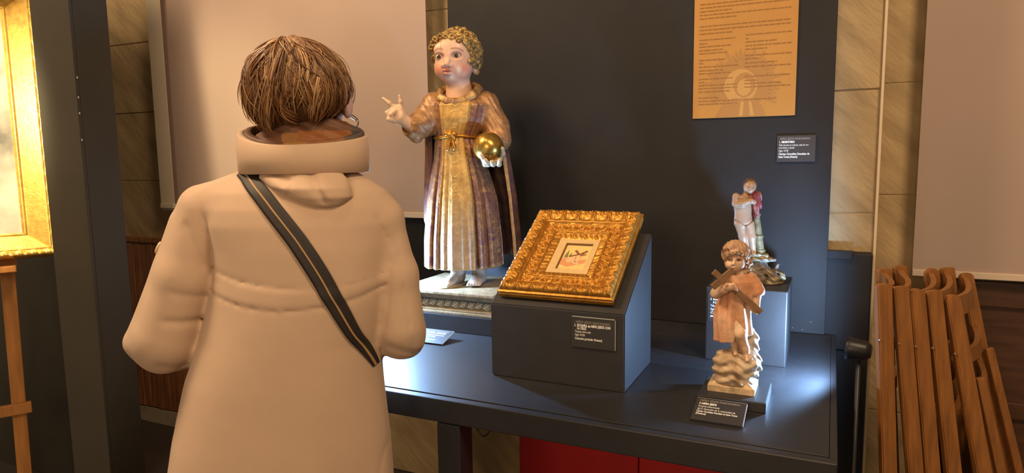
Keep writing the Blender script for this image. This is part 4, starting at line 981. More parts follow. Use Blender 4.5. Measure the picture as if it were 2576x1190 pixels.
f.ell(P(1834, 668, 33), px(6, 4, 2.4), 2*s); f.ell(P(1834, 671, 37), px(6, 3, 0.9), 1*s, 's'); f.ell(P(1835, 673, 31), px(5, 4, 2.4), 2*s)
f.cone(P(1853, 668, 0), P(1857, 700, 0), 16*s, 20*s, 8*s)
# arms
f.chain(ch(P(1826, 705, 8), P(1797, 735, 14), P(1812, 722, 34)), px(16, 13, 11), 6*s); f.ell(P(1820, 714, 42), px(14, 9, 10), 5*s)
for k in range(4): f.chain(ch(P(1822+3*k, 708+3.4*k, 46), P(1829+2.2*k, 706+4.2*k, 50), P(1832+2*k, 711+4*k, 46)), px(4, 3.6, 3), 1.5*s)
f.chain(ch(P(1810, 716, 44), P(1813, 706, 50)), px(4.5, 3.6), 2*s)
f.chain(ch(P(1890, 705, 2), P(1898, 740, 8), P(1894, 768, 20)), px(16, 13, 10), 6*s); f.ell(P(1888, 772, 26), px(10, 8, 8), 4*s)
for k in range(4): f.chain(ch(P(1884+3*k, 768+2*k, 32), P(1880+3*k, 774+2*k, 36)), px(3.4, 3), 1.5*s)
# legs
f.chain(ch(P(1842, 800, 10), P(1851, 832, 30), P(1864, 868, 30), P(1867, 884, 32)), px(20, 16, 10, 8), 6*s); f.cone(P(1867, 885, 32), P(1864, 893, 46), 8*s, 5.5*s, 4*s)
f.chain(ch(P(1836, 800, -5), P(1845, 850, 6), P(1846, 878, 12)), px(18, 12, 8), 5*s); f.cone(P(1846, 878, 12), P(1842, 884, 24), 8*s, 5*s, 4*s)
def paint_k(V):
    c = np.tile(np.array([0.62, 0.38, 0.24]), (len(V), 1)); n1 = vnoise(V[:, 0], V[:, 1], V[:, 2], 140, 3)
    c = mixc(c, (0.66, 0.48, 0.33), np.clip(0.3+n1, 0, 1)); fr_ = V[:, 1] < -15*s
    for q in ((1826, 650), (1848, 650)): c = mixc(c, (0.10, 0.05, 0.03), 1.3*fr_*blob(V, P(*q, 34), px(5.0, 30, 2.6)))
    c = mixc(c, (0.45, 0.15, 0.10), 0.7*fr_*blob(V, P(1834, 670, 34), px(6, 20, 3)))
    return c
f.mesh('figure_body', M_TERRA, R_, paint_k)
f = Field(np.array([P(1808, 0)[0], -50*s, P(0, 702)[2]]), np.array([P(1900, 0)[0], 50*s, P(0, 596)[2]]), 0.0012)
f.ell(P(1852, 638, -3), px(34, 37, 34)); f.ell(P(1837, 668, 40), px(25, 28, 33), 3*s, 's'); f.ell(P(1856, 700, 0), px(30, 60, 26), 3*s, 's')
gr = np.random.default_rng(3)
for (u, v, w, rr) in ((1822, 636, 26, 8), (1832, 630, 33, 8), (1842, 628, 35, 8), (1853, 632, 34, 8), (1862, 640, 30, 8), (1868, 652, 24, 8), (1872, 664, 18, 8), (1878, 676, 10, 8), (1870, 682, 12, 7), (1882, 660, 6, 9), (1820, 648, 16, 7), (1818, 626, 18, 8)):
    f.ell(P(u, v, w), rr*s, 2*s); f.ell(P(u-1, v+1, w+rr*1.05), rr*0.34*s, 1*s, 's')
f.disp(lambda X, Y, Z: 1.2*s*np.sin(X*700+Z*300+3*np.sin(Z*200))*np.cos(Y*300))
f.mesh('curls', M_TERRA, R_, lambda V: mixc(np.tile(np.array([0.30, 0.155, 0.085]), (len(V), 1)), (0.48, 0.32, 0.20), 0.4+vnoise(V[:, 0], V[:, 1], V[:, 2], 220, 3)))
rows = [(684, 1856, 17, 16), (692, 1857, 36, 24), (706, 1857, 42, 29), (735, 1853, 40, 31), (765, 1848, 42, 33), (800, 1844, 45, 36), (830, 1843, 46, 37), (856, 1843, 46, 37)]
rz2 = [(P(0, v)[2], P(cx, v)[0], 0.0, rx*s, ry*s) for v, cx, rx, ry in rows]
f = Field(np.array([P(1780, 0)[0], -60*s, P(0, 866)[2]]), np.array([P(1925, 0)[0], 52*s, P(0, 678)[2]]), 0.0013)
f.loft(rz2, 0, 'u', lambda xn, yn, Z: (3.2*s*np.cos(9*np.arctan2(yn, xn)+Z*30)+2*s*np.cos(5*xn+Z*60))*np.clip((P(0, 715)[2]-Z)/(60*s), 0, 1), 3*s)
f.ell(P(1853, 852, 46), px(19, 28, 26), 5*s, 's')
f.plane_cut((0.34, 0, -0.94), P(1850, 858), 3*s) if False else f.plane_cut((0.25, 0, -0.97), P(1840, 850), 3*s)
f.cone(P(1828, 702, 6), P(1806, 726, 12), 18*s, 17*s, 6*s); f.cone(P(1884, 702, 2), P(1897, 722, 6), 19*s, 20*s, 6*s); f.cone(P(1894, 718, 4), P(1899, 731, 6), 17*s, 22*s, 3*s); f.ell(P(1901, 742, 8), px(17, 17, 10), 2*s, 's')
f.ell(P(1802, 736, 14), px(13, 13, 9), 3*s, 's')
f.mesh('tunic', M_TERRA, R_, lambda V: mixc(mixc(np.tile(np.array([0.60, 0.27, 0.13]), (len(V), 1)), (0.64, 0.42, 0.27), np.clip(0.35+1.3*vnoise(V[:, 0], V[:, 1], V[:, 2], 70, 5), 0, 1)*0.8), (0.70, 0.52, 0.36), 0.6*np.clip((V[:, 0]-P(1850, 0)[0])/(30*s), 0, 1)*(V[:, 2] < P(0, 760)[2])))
M_CRS = mat('brown_cross_wood', (0.23, 0.125, 0.06), 0.6, noise=(40, 0.3))
cr_ = None
v1, f1 = beam_vf(P(1899, 776, 40), P(1784, 677, 36), (0.6, 0, 0.75), 15*s, 8*s, 0.0008); from_vf('cross_beam', v1, f1, M_CRS, R_, local=True)
v1, f1 = beam_vf(P(1781, 716, 37), P(1832, 672, 37), (0.75, 0, 0.6), 15*s, 9*s, 0.0008); from_vf('cross_arm', v1, f1, M_CRS, R_, local=True)
f = Field(np.array([P(1775, 0)[0], -72*s, 0.016]), np.array([P(1930, 0)[0], 58*s, P(0, 828)[2]]), 0.0015)
f.ell(P(1876, 876, -8), px(34, 30, 54)); f.ell(P(1892, 850, -10), px(15, 20, 30), 12*s); f.ell(P(1830, 902, 0), px(34, 34, 22), 14*s); f.ell(P(1850, 925, 4), px(56, 44, 28), 14*s); f.ell(P(1890, 910, 0), px(22, 34, 32), 12*s)
f.ell(P(1847, 950, 4), px(52, 44, 22), 12*s); f.ell(P(1872, 905, 22), 30*s, 5*s)
f.disp(lambda X, Y, Z: 2.4*s*np.sin(Z*260+2*np.sin(X*110)+X*60+Y*40)+3.2*s*vnoise(X, Y, Z, 170, 7)+1.6*s*vnoise(X, Y, Z, 420, 8)); f.plane_cut((0, 0, -1), (0, 0, 0.0175))
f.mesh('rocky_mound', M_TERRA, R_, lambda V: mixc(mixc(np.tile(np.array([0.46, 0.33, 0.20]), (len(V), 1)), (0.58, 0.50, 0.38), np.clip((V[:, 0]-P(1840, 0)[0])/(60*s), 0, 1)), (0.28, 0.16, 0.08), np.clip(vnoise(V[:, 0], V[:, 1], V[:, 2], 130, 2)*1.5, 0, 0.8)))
# bevelled square foot, square to the table
bm = bmesh.new()
def ring(x0, x1, y0, y1, z): return [bm.verts.new((x, y, z)) for x, y in ((x0, y0), (x1, y0), (x1, y1), (x0, y1))]
a0, a1, b0, b1 = -0.254, -0.146, 1.634, 1.722
rs_ = [ring(a0, a1, b0, b1, 0.8855), ring(a0, a1, b0, b1, 0.900), ring(a0+0.004, a1-0.004, b0+0.004, b1-0.004, 0.9015), ring(a0+0.026, a1-0.026, b0+0.022, b1-0.022, 0.918)]
for q0, q1 in zip(rs_[:-1], rs_[1:]):
    for j in range(4): bm.faces.new((q0[j], q0[(j+1) % 4], q1[(j+1) % 4], q1[j]))
bm.faces.new(rs_[-1]); bm.faces.new(rs_[0][::-1]); bmesh.ops.subdivide_edges(bm, edges=bm.edges[:], cuts=2); bm.verts.index_update()
vv = np.array([tuple(q.co) for q in bm.verts]); ff = [[q.index for q in t.verts] for t in bm.faces]; bm.free()
vv = vv-K.A; vv = np.stack([vv@K.r, vv@K.n, vv[:, 2]], 1)
from_vf('square_foot', vv, ff, mat('worn_stone_foot', (0.50, 0.36, 0.20), 0.6, noise=(45, 0.4), bump=(60, 0.5)), R_, local=True)

# ================================================================== CHILD AT THE COLUMN
Cc = Fig('column_statuette', (-0.178, 2.10, 1.0755), 'small painted statuette of a bound child leaning on a column with red cloak', 'statuette', mid=0.12)
P = Cc.P; s = Cc.s; R_ = Cc.root
def px(*a): return tuple(q*s for q in a)
f = Field(np.array([P(1830, 0)[0], -32*s, P(0, 648)[2]]), np.array([P(1930, 0)[0], 30*s, P(0, 445)[2]]), 0.0013)
f.ell(P(1885, 470, 4), px(15, 15, 17), R=rotm(0, 0.5, 0)); f.ell(P(1882, 478, 12), px(8, 7, 8), 4*s); f.ell(P(1886, 476, 18), px(2.4, 3, 4), 2*s)
f.cone(P(1880, 484, 2), P(1874, 496, 0), 8*s, 9*s, 5*s)
rows = [(490, 1868, 16, 12), (497, 1868, 23, 14), (512, 1868, 23, 15), (535, 1869, 21, 14), (550, 1869, 22, 15), (562, 1871, 23, 15), (570, 1872, 20, 14)]
f.loft([(P(0, v)[2], P(cx, v)[0], 0.0, rx*s, ry*s) for v, cx, rx, ry in rows], 4*s, 'u', None, 6*s)
f.chain(ch(P(1851, 494, 2), P(1848, 512, 6), P(1862, 512, 16), P(1882, 503, 20)), px(9, 8, 7, 5.5), 4*s); f.chain(ch(P(1890, 492, 0), P(1898, 508, 8), P(1884, 506, 20)), px(9, 8, 5.5), 4*s)
f.ell(P(1884, 504, 22), px(6, 5, 5), 3*s)
f.chain(ch(P(1862, 562, 0), P(1868, 596, 3), P(1876, 634, 0)), px(14, 10, 7), 5*s); f.cone(P(1876, 636, 0), P(1876, 642, 12), 7*s, 5*s, 3*s)
f.chain(ch(P(1882, 562, 2), P(1888, 596, 6), P(1893, 630, 4)), px(14, 10.5, 7), 5*s); f.cone(P(1893, 632, 4), P(1891, 638, 16), 7*s, 5*s, 3*s)
f.groove([tuple(P(1850, 553)[[0, 2]]), tuple(P(1871, 566)[[0, 2]]), tuple(P(1891, 553)[[0, 2]])], 1.8*s, 2.6*s); f.groove([tuple(P(1871, 566)[[0, 2]]), tuple(P(1873, 600)[[0, 2]])], 1.6*s, 2*s)
def paint_c(V):
    c = np.tile(np.array([0.29, 0.17, 0.095]), (len(V), 1))*(1+0.1*vnoise(V[:, 0], V[:, 1], V[:, 2], 150, 3))[:, None]; fr_ = V[:, 1] < 0
    for q in ((1878, 470), (1889, 471)): c = mixc(c, (0.08, 0.04, 0.03), 0.8*fr_*blob(V, P(*q, 16), px(2.6, 20, 1.8)))
    c = mixc(c, (0.40, 0.12, 0.08), 0.6*fr_*blob(V, P(1885, 481, 16), px(3, 20, 1.8)))
    dl = np.minimum(np.abs(V[:, 2]-np.interp(V[:, 0], [P(1850, 0)[0], P(1871, 0)[0], P(1891, 0)[0]], [P(0, 553)[2], P(0, 566)[2], P(0, 553)[2]])), 1)
    return mixc(c, (0.22, 0.13, 0.07), 0.8*fr_*np.exp(-(dl/(2*s))**2))
f.mesh('figure_body', M_SKIN, R_, paint_c)
f = Field(np.array([P(1862, 0)[0], -26*s, P(0, 492)[2]]), np.array([P(1912, 0)[0], 28*s, P(0, 444)[2]]), 0.0012)
f.ell(P(1887, 465, -3), px(17, 17, 17)); f.ell(P(1882, 478, 18), px(12, 14, 14), 2*s, 's'); f.ell(P(1876, 494, 0), px(16, 30, 10), 2*s, 's'); f.disp(lambda X, Y, Z: 1.2*s*np.sin(X*600+Z*300)*np.sin(Z*500))
f.mesh('hair', M_CURL, R_, lambda V: np.tile(np.array([0.10, 0.055, 0.035]), (len(V), 1)))
f = Field(np.array([P(1872, 0)[0], -30*s, P(0, 552)[2]]), np.array([P(1922, 0)[0], 30*s, P(0, 470)[2]]), 0.0012)
f.ell(P(1897, 492, 0), px(14, 14, 13)); f.chain(ch(P(1898, 495, 4), P(1901, 515, 6), P(1897, 540, 8)), px(14, 12, 7), 6*s); f.cone(P(1905, 500, 0), P(1908, 518, 0), 9*s, 6*s, 5*s)
f.disp(lambda X, Y, Z: 1.6*s*np.sin(X*520+Z*160)+1.0*s*vnoise(X, Y, Z, 300, 4)); f.mesh('red_cloak', M_TERRA, R_, lambda V: mixc(np.tile(np.array([0.17, 0.022, 0.018]), (len(V), 1)), (0.26, 0.09, 0.06), np.clip(vnoise(V[:, 0], V[:, 1], V[:, 2], 200, 2)*1.5, 0, 0.7)))
prof = [(P(0, v)[2], r) for v, r in ((535, 9), (537, 11), (542, 11), (545, 8.6), (590, 10.4), (592, 13), (598, 13), (601, 10.8), (626, 11.6), (628, 14), (637, 15), (639, 20))]
c0 = P(1903, 535, -4); c1 = P(1913, 639, -4); vs = []; fs = []; n = 20
for z, r_ in prof:
    t = (z-c0[2])/(c1[2]-c0[2]); cx = c0[0]+(c1[0]-c0[0])*t
    for k in range(n): a = 2*math.pi*k/n; vs.append((cx+r_*s*math.cos(a), c0[1]+r_*s*math.sin(a), z))
for i in range(len(prof)-1):
    for k in range(n): fs.append((i*n+k, i*n+(k+1) % n, (i+1)*n+(k+1) % n, (i+1)*n+k))
fs.append(tuple(range(n))); from_vf('column', vs, fs, mat('green_gilt_column', (0.20, 0.165, 0.085), 0.4, 0.3, noise=(50, 0.5), bump=(80, 0.4)), R_, smooth=False, local=True)
f = Field(np.array([P(1835, 0)[0], -70*s, -0.001]), np.array([P(1985, 0)[0], 62*s, P(0, 628)[2]]), 0.0015)
f.bx((P(1903, 645, 0)[0], 0, P(1903, 643)[2]), px(24, 18, 6), 2*s); f.bx((P(1906, 653, 0)[0], 0, P(1903, 651)[2]), px(37, 26, 4), 2*s, 2*s)
f.cone(P(1903, 658, 0), P(1903, 672, 0), 22*s, 30*s, 4*s); f.ell(P(1902, 690, 0), px(54, 40, 20), 5*s); f.ell(P(1930, 697, 2), px(40, 38, 19), 5*s); f.chain(ch(P(1936, 684, 4), P(1950, 680, 6), P(1954, 666, 4)), px(9, 7, 4), 3*s); f.ell(P(1957, 694, 6), px(14, 24, 15), 4*s); f.ell(P(1880, 706, 4), px(46, 38, 15), 5*s); f.ell(P(1920, 710, 8), px(46, 40, 11), 5*s); f.ell(P(1930, 702, 34), px(12, 8, 10), 3*s); f.ell(P(1900, 700, 38), px(14, 8, 10), 3*s); f.ell(P(1948, 688, 22), 5*s, 3*s, 's'); f.ell(P(1914, 690, 36), 5*s, 3*s, 's')
f.disp(lambda X, Y, Z: 1.6*s*vnoise(X, Y, Z, 330, 5)+1.6*s*vnoise(X, Y, Z, 620, 8)); f.plane_cut((0, 0, -1), (0, 0, 0.0005))
f.mesh('rocky_base', mat('green_gilt_rock', (0.3, 0.25, 0.15), 0.55, 0.1, attr=True, noise=(50, 0.3), bump=(100, 0.4)), R_, lambda V: mixc(mixc(np.tile(np.array([0.13, 0.095, 0.065]), (len(V), 1)), (0.17, 0.16, 0.07), np.clip(vnoise(V[:, 0], V[:, 1], V[:, 2], 90, 3)*2, 0, 1)), (0.36, 0.29, 0.17), np.clip(vnoise(V[:, 0], V[:, 1], V[:, 2], 370, 8)*2.2-0.3, 0, 0.9)))

# ================================================================== VISITOR IN A BEIGE COAT, SEEN FROM BEHIND
M_COAT = mat('beige_wool_coat', (0.54, 0.38, 0.262), 0.85, noise=(9, 0.05), bump=(420, 0.10), sheen=0.15)
M_LIN = mat('brown_plaid_lining', (0.2, 0.09, 0.04), 0.6, attr=True, noise=(60, 0.15))
M_WSKIN = mat('visitor_skin', (0.62, 0.38, 0.27), 0.5, noise=(30, 0.06))
M_HAIRB = mat('brown_hair_base', (0.10, 0.045, 0.02), 0.6, bump=(200, 0.3))
M_HAIR = mat('highlighted_brown_hair', (0.25, 0.11, 0.04), 0.42, attr=True, spec=0.6)
M_STRAP = mat('black_strap_webbing', (0.022, 0.016, 0.014), 0.6, bump=(500, 0.2)); M_STRIPE = mat('beige_strap_stripe', (0.40, 0.24, 0.10), 0.6)
M_TROU = mat('dark_trousers', (0.03, 0.03, 0.035), 0.8); M_SHOE = mat('black_leather_shoe', (0.02, 0.018, 0.017), 0.35)
Wm = Fig('person', (-1.088, 1.133, 0.0), 'person in a hooded beige coat with black crossbody strap looking at the display', 'person', mid=1.25)
P = Wm.P; s = Wm.s; R_ = Wm.root
def px(*a): return tuple(q*s for q in a)
def xz(u, v): q = P(u, v); return (q[0], q[2])
# --- body: head, neck, hands, legs as one continuous figure under the clothes
f = Field(np.array([P(540, 0)[0], -0.16, 0.05]), np.array([P(960, 0)[0], 0.46, P(0, 95)[2]]), 0.006)
f.ell(P(748, 212, -10), px(112, 128, 100)); f.ell(P(762, 275, -75), px(80, 62, 66), 30*s); f.ell(P(768, 322, -118), px(34, 28, 26), 20*s)
f.cone(P(774, 250, -140), P(776, 272, -160), 10*s, 17*s, 12*s); f.ell(P(735, 238, -122), px(20, 14, 12), 8*s, 's'); f.ell(P(808, 238, -122), px(20, 14, 12), 8*s, 's')
f.ell(P(772, 300, -136), px(26, 16, 7), 6*s); f.ell(P(628, 238, -20), px(12, 26, 36), 8*s); f.ell(P(866, 262, -30), px(14, 24, 34), 8*s)
f.cone(P(752, 290, -5), P(752, 560, 10), 60*s, 70*s, 20*s); f.cone(P(752, 560, 0), P(735, 900, -20), 110*s, 130*s, 40*s, q=(1, 0.7, 1))
for sx, uu in ((1, 800), (-1, 640)):
    f.chain(ch(P(uu, 900, -20), P(uu, 1300, -25), np.array([P(uu, 0)[0], 0.02, 0.09])), px(105, 80, 52), 40*s)
f.mesh('body', M_WSKIN, R_)
for (u, v, w) in ((735, 240, -128), (808, 240, -128)):
    e = Field(P(u, v, w)-0.016, P(u, v, w)+0.016, 0.002); e.ell(P(u, v, w), 0.0115); cc = P(u, v, w)
    e.mesh('eye', MATS['glass_eye_paint'], R_, lambda V, cc=cc: np.where(((V-cc)[:, 1:2] > 0.0095), np.array([[0.05, 0.03, 0.02]]), np.array([[0.75, 0.72, 0.68]])))
def hand(name, wr, to, sgn):
    wr = np.array(wr); to = np.array(to); d = to-wr; d /= np.linalg.norm(d); sd = np.cross(d, [0, 0, 1.0]); sd /= np.linalg.norm(sd); up = np.cross(sd, d)
    f = Field(wr-0.14, wr+0.2, 0.003); f.cone(wr-d*0.05, wr+d*0.02, 0.026, 0.027); f.cone(wr+d*0.02, wr+d*0.075, 0.030, 0.034, 0.02, q=(1, 1, 1)); f.bx(wr+d*0.06, (0.030, 0.030, 0.015), 0.012, 0.015)
    for k in range(4):
        o_ = sd*(k-1.5)*0.0195; L = (0.07, 0.078, 0.072, 0.056)[k]; b0 = wr+d*0.085+o_
        f.chain([b0, b0+d*L*0.5-up*0.004, b0+d*L*0.8-up*0.022, b0+d*L*0.85-up*0.04], [0.0095, 0.009, 0.008, 0.007], 0.004)
    b0 = wr+d*0.03+sd*sgn*0.03; f.chain([b0, b0+d*0.03+sd*sgn*0.02, b0+d*0.06+sd*sgn*0.016-up*0.012], [0.012, 0.0105, 0.008], 0.008)
    f.mesh(name, M_WSKIN, R_)
hand('hand', P(640, 868, -330), P(760, 858, -360), -1); hand('hand', P(850, 868, -310), P(740, 850, -350), 1)
# --- coat
rows = [(432, 757, 95, 70, 0), (452, 757, 150, 92, 0), (480, 752, 205, 108, 2), (520, 752, 226, 120, 6), (560, 757, 234, 127, 8), (620, 764, 226, 132, 8), (690, 765, 222, 138, 4), (760, 755, 226, 146, 0), (850, 735, 228, 156, -4), (950, 720, 252, 166, -8), (1100, 706, 280, 178, -12), (1190, 699, 293, 184, -14), (1400, 692, 315, 196, -14)]
cz = [(P(0, v)[2], P(cx, v)[0], -w*s, rx*s, ry*s) for v, cx, rx, ry, w in rows]; cz.append((0.50, cz[-1][1], cz[-1][2], cz[-1][3]*1.03, cz[-1][4]*1.03))
f = Field(np.array([P(285, 0)[0], -0.21, 0.49]), np.array([P(1100, 0)[0], 0.36, P(0, 405)[2]]), 0.0048)
def coat_fold(xn, yn, Z):
    lowz = np.clip((P(0, 800)[2]-Z)/0.4, 0, 1); th_ = np.arctan2(yn, xn)
    return 0.006*lowz*np.cos(6*th_+1.0)+0.004*np.cos(3*th_+Z*9)
f.loft(cz, 0, 'u', coat_fold, 0.01)
f.cone(P(650, 480, 0), P(520, 520, 0), 62*s, 56*s, 30*s); f.cone(P(870, 480, 0), P(965, 545, 0), 56*s, 48*s, 30*s)
# sleeves: upper arm, bent elbow, forearm reaching forward
f.V = np.minimum(f.V, f.V)
arm = Field(np.array([P(285, 0)[0], -0.21, 0.49]), np.array([P(1100, 0)[0], 0.36, P(0, 405)[2]]), 0.0048)
arm.chain(ch(P(512, 528, 4), P(474, 690, 12), P(428, 838, 10)), px(60, 70, 76), 20*s); arm.cone(P(462, 560, 0), P(352, 856, -4), 30*s, 36*s, 26*s); arm.ell(P(346, 862, -4), px(32, 36, 30), 16*s); arm.cone(P(410, 868, -10), P(510, 890, -180), 76*s, 62*s, 30*s); arm.cone(P(510, 890, -180), P(625, 868, -320), 62*s, 48*s, 20*s)
arm.chain(ch(P(968, 556, 0), P(1000, 690, 2), P(1012, 822, 0)), px(46, 50, 58), 20*s); arm.ell(P(1030, 862, -10), px(30, 36, 34), 24*s); arm.cone(P(1002, 848, -20), P(935, 872, -180), 62*s, 56*s, 24*s); arm.cone(P(935, 872, -180), P(862, 868, -300), 56*s, 46*s, 20*s)
for (a, b, dp) in (((455, 790), (520, 800), 7), ((430, 905), (510, 935), 6), ((500, 560), (535, 660), 5), ((470, 720), (540, 740), 4), ((985, 860), (1050, 885), 4)): arm.groove([xz(*a), xz(*b)], 9*s, dp*s)
f.V = smin(f.V, arm.V, 16*s)
# seams: armholes, yoke band, centre of the sleeve, shoulder
for poly, wd, dp in (([(505, 470), (520, 500), (540, 545), (551, 620), (550, 680)], 8, 4), ([(550, 668), (650, 688), (750, 700), (862, 702), (930, 692), (985, 672)], 3.5, 3.5),
                     ([(549, 722), (650, 742), (755, 752), (862, 742), (930, 728), (980, 705)], 3.5, 4.5), ([(492, 482), (545, 452), (610, 434)], 3, 2.5), ([(1000, 590), (1018, 680), (1030, 760), (1044, 860), (1040, 886)], 3, 3.5),
                     ([(960, 540), (985, 600), (992, 690), (985, 760), (962, 880)], 4, 5), ([(470, 950), (455, 1050), (440, 1190)], 3, 1.5), ([(980, 1100), (968, 1140), (962, 1200)], 3, 2.5)):
    f.groove([xz(*q) for q in poly], wd*s, dp*s)
Xg, Zg = np.meshgrid(f.ax[0], f.ax[2], indexing='ij')
tp_x = [xz(u, 0)[0] for u in (550, 650, 750, 862, 985)]; zt_ = np.interp(Xg, tp_x, [xz(0, v)[1] for v in (668, 688, 700, 702, 672)]); zb_ = np.interp(Xg, tp_x, [xz(0, v)[1] for v in (722, 742, 752, 742, 705)])
bandm = ((Zg < zt_) & (Zg > zb_) & (Xg > tp_x[0]) & (Xg < tp_x[-1])).astype(np.float32)*2.2*s
f.V -= bandm[:, None, :]*(f.ax[1] < -0.02).astype(np.float32)[None, :, None]
coat = f.mesh('coat', M_COAT, R_); md_ = coat.modifiers.new('soften', 'SMOOTH'); md_.factor = 0.5; md_.iterations = 8
dg_me = coat.data; n_v = len(dg_me.vertices); co = np.empty(n_v*3, np.float32); dg_me.vertices.foreach_get('co', co); co = co.reshape(-1, 3)
bvh = BVHTree.FromPolygons([tuple(q) for q in co.tolist()], [tuple(p.vertices) for p in dg_me.polygons])
def surf(x, z, back=-1.0):
    h = bvh.ray_cast(Vector((x, back, z)), Vector((0, 1, 0))); return h[0], h[1]
# sleeve badge button and pocket flap edges
p0, n0 = surf(*xz(405, 622))
if p0 is None: p0 = Vector(P(410, 622, 30)); n0 = Vector((-0.8, -0.6, 0))
v, fc = lathe_vf([(0, 0.004), (0.008, 0.0045), (0.011, 0.003), (0.012, 0.0), (0.0, -0.001)], 18); Rm = np.array(n0.to_track_quat('Z', 'Y').to_matrix())
from_vf('sleeve_badge', (Rm@(v*[0.8, 1.25, 1]).T).T+np.array(p0), fc, mat('pale_badge', (0.6, 0.48, 0.30), 0.4), R_, smooth=True, local=True)
# --- hood folded down on the back
f = Field(np.array([P(590, 0)[0], -0.26, P(0, 545)[2]]), np.array([P(940, 0)[0], 0.12, P(0, 395)[2]]), 0.0035)
f.loft([(P(0, v)[2], P(cx, v)[0], -w*s, rx*s, ry*s) for v, cx, rx, ry, w in ((405, 776, 92, 30, 52), (425, 774, 98, 34, 56), (445, 784, 104, 46, 70), (470, 804, 97, 57, 79), (492, 826, 80, 55, 80), (510, 837, 52, 42, 82), (522, 842, 24, 24, 82))], 0, 'u', None, 14*s)
for poly, wd, dp in (([(715, 428), (760, 446)], 9, 10), ([(806, 428), (826, 455), (850, 498)], 9, 7), ([(872, 440), (900, 436)], 7, 4), ([(773, 428), (775, 465), (755, 500)], 2.5, 3), ([(690, 470), (740, 478)], 8, 4)): f.groove([xz(*q) for q in poly], wd*s, dp*s)
for poly, wd, dp in (([(838, 440), (862, 488)], 12, -3), ([(735, 460), (765, 470)], 12, -4)): f.groove([xz(*q) for q in poly], wd*s, dp*s)
f.mesh('hood', M_COAT, R_)
# --- standing collar: outer band, brown lining
def collar_ring(rim, low, rx, ry, cx, cy, th, name, m, n=96, col=None, wob=0.0):
    vs = []; cs = []
    for k in range(n):
        a = 2*math.pi*k/n; ca, sa = math.cos(a), math.sin(a)
        bk = 0.5-0.5*sa            # 1 at the viewer's side (back of the neck)
        zt = rim(ca, sa); zl = low(ca, sa)
        for j, (t, o_) in enumerate(((0, 0), (0.02, 0.004), (0.5, 0.006), (0.96, 0.003), (1, 0), (1.0, -th), (0.5, -th), (0, -th))):
            z = zl+(zt-zl)*t; e = 1+wob*math.sin(5*a+2)
            vs.append((cx+(rx+o_)*ca*e, cy+(ry+o_)*sa*e, z)); cs.append(a)
    fs = [(k*8+j, ((k+1) % n)*8+j, ((k+1) % n)*8+(j+1) % 8, k*8+(j+1) % 8) for k in range(n) for j in range(8)]
    o = from_vf(name, vs, fs, m, R_, smooth=True, local=True)
    if col is not None: set_col(o.data, np.array([col(a) for a in cs]))
    return o
cx0 = P(761, 390)[0]; zv = lambda v: P(0, v)[2]
rimf = lambda ca, sa: (zv(366)*(1-sa)/2+zv(322)*(1+sa)/2)+(zv(330)-zv(352))*(ca < 0)*(-ca)**3*0.9
col_o = collar_ring(rimf, lambda ca, sa: zv(436), 155*s, 120*s, cx0, 0.012, 0.010, 'collar', M_COAT)
def plaid(a):
    d = (math.degrees(a) % 360)
    base = np.array([0.125, 0.055, 0.028])
    if 262 < d < 285: base = np.array([0.30, 0.15, 0.045])
    elif 285 <= d < 322: base = np.array([0.22, 0.085, 0.025])
    elif d >= 322 or d < 20: base = np.array([0.085, 0.065, 0.055])
    return base
lin_r = lambda ca, sa: (zv(359)*(1-sa)/2+zv(306)*(1+sa)/2)+(zv(330)-zv(343))*(ca < 0)*(-ca)**3
collar_ring(lin_r, lambda ca, sa: zv(430), 142.5*s, 100*s, cx0+0.003, 0.012, 0.012, 'lining', M_LIN, 120, plaid, 0.012)
f = Field(np.array([P(610, 0)[0], -0.12, zv(390)]), np.array([P(935, 0)[0], 0.14, zv(285)]), 0.003)
f.loft([(zv(v), P(cx, v)[0], 0.008-w*s, rx*s, ry*s) for v, cx, rx, ry, w in ((392, 762, 136, 92, 6), (362, 764, 134, 90, 6), (345, 766, 124, 84, 2), (330, 768, 110, 76, -4), (318, 774, 96, 68, -10), (306, 782, 84, 62, -16))], 0, 'u', None, 10*s)
f.cone(P(820, 322, 10), P(900, 352, -24), 26*s, 18*s, 16*s); f.ell(P(745, 328, 34), px(70, 34, 22), 14*s); f.cone(P(790, 316, 22), P(884, 338, -8), 24*s, 20*s, 14*s)
f.disp(lambda X, Y, Z: 0.0022*np.sin(X*110+Z*260)+0.0012*vnoise(X, Y, Z, 200, 3))
def paint_scarf(V):
    c = np.tile(np.array([0.135, 0.055, 0.024]), (len(V), 1)); u = (V[:, 0]-P(735, 345)[0])/s
    c = mixc(c, (0.27, 0.125, 0.035), (u > 0)*(u < 38)*(V[:, 2] < zv(336))); c = mixc(c, (0.25, 0.088, 0.022), (u >= 38)*(u < 150)*(V[:, 2] < zv(332))); c = mixc(c, (0.075, 0.055, 0.045), u >= 150.0)
    return c
f.mesh('scarf', M_LIN, R_, paint_scarf)
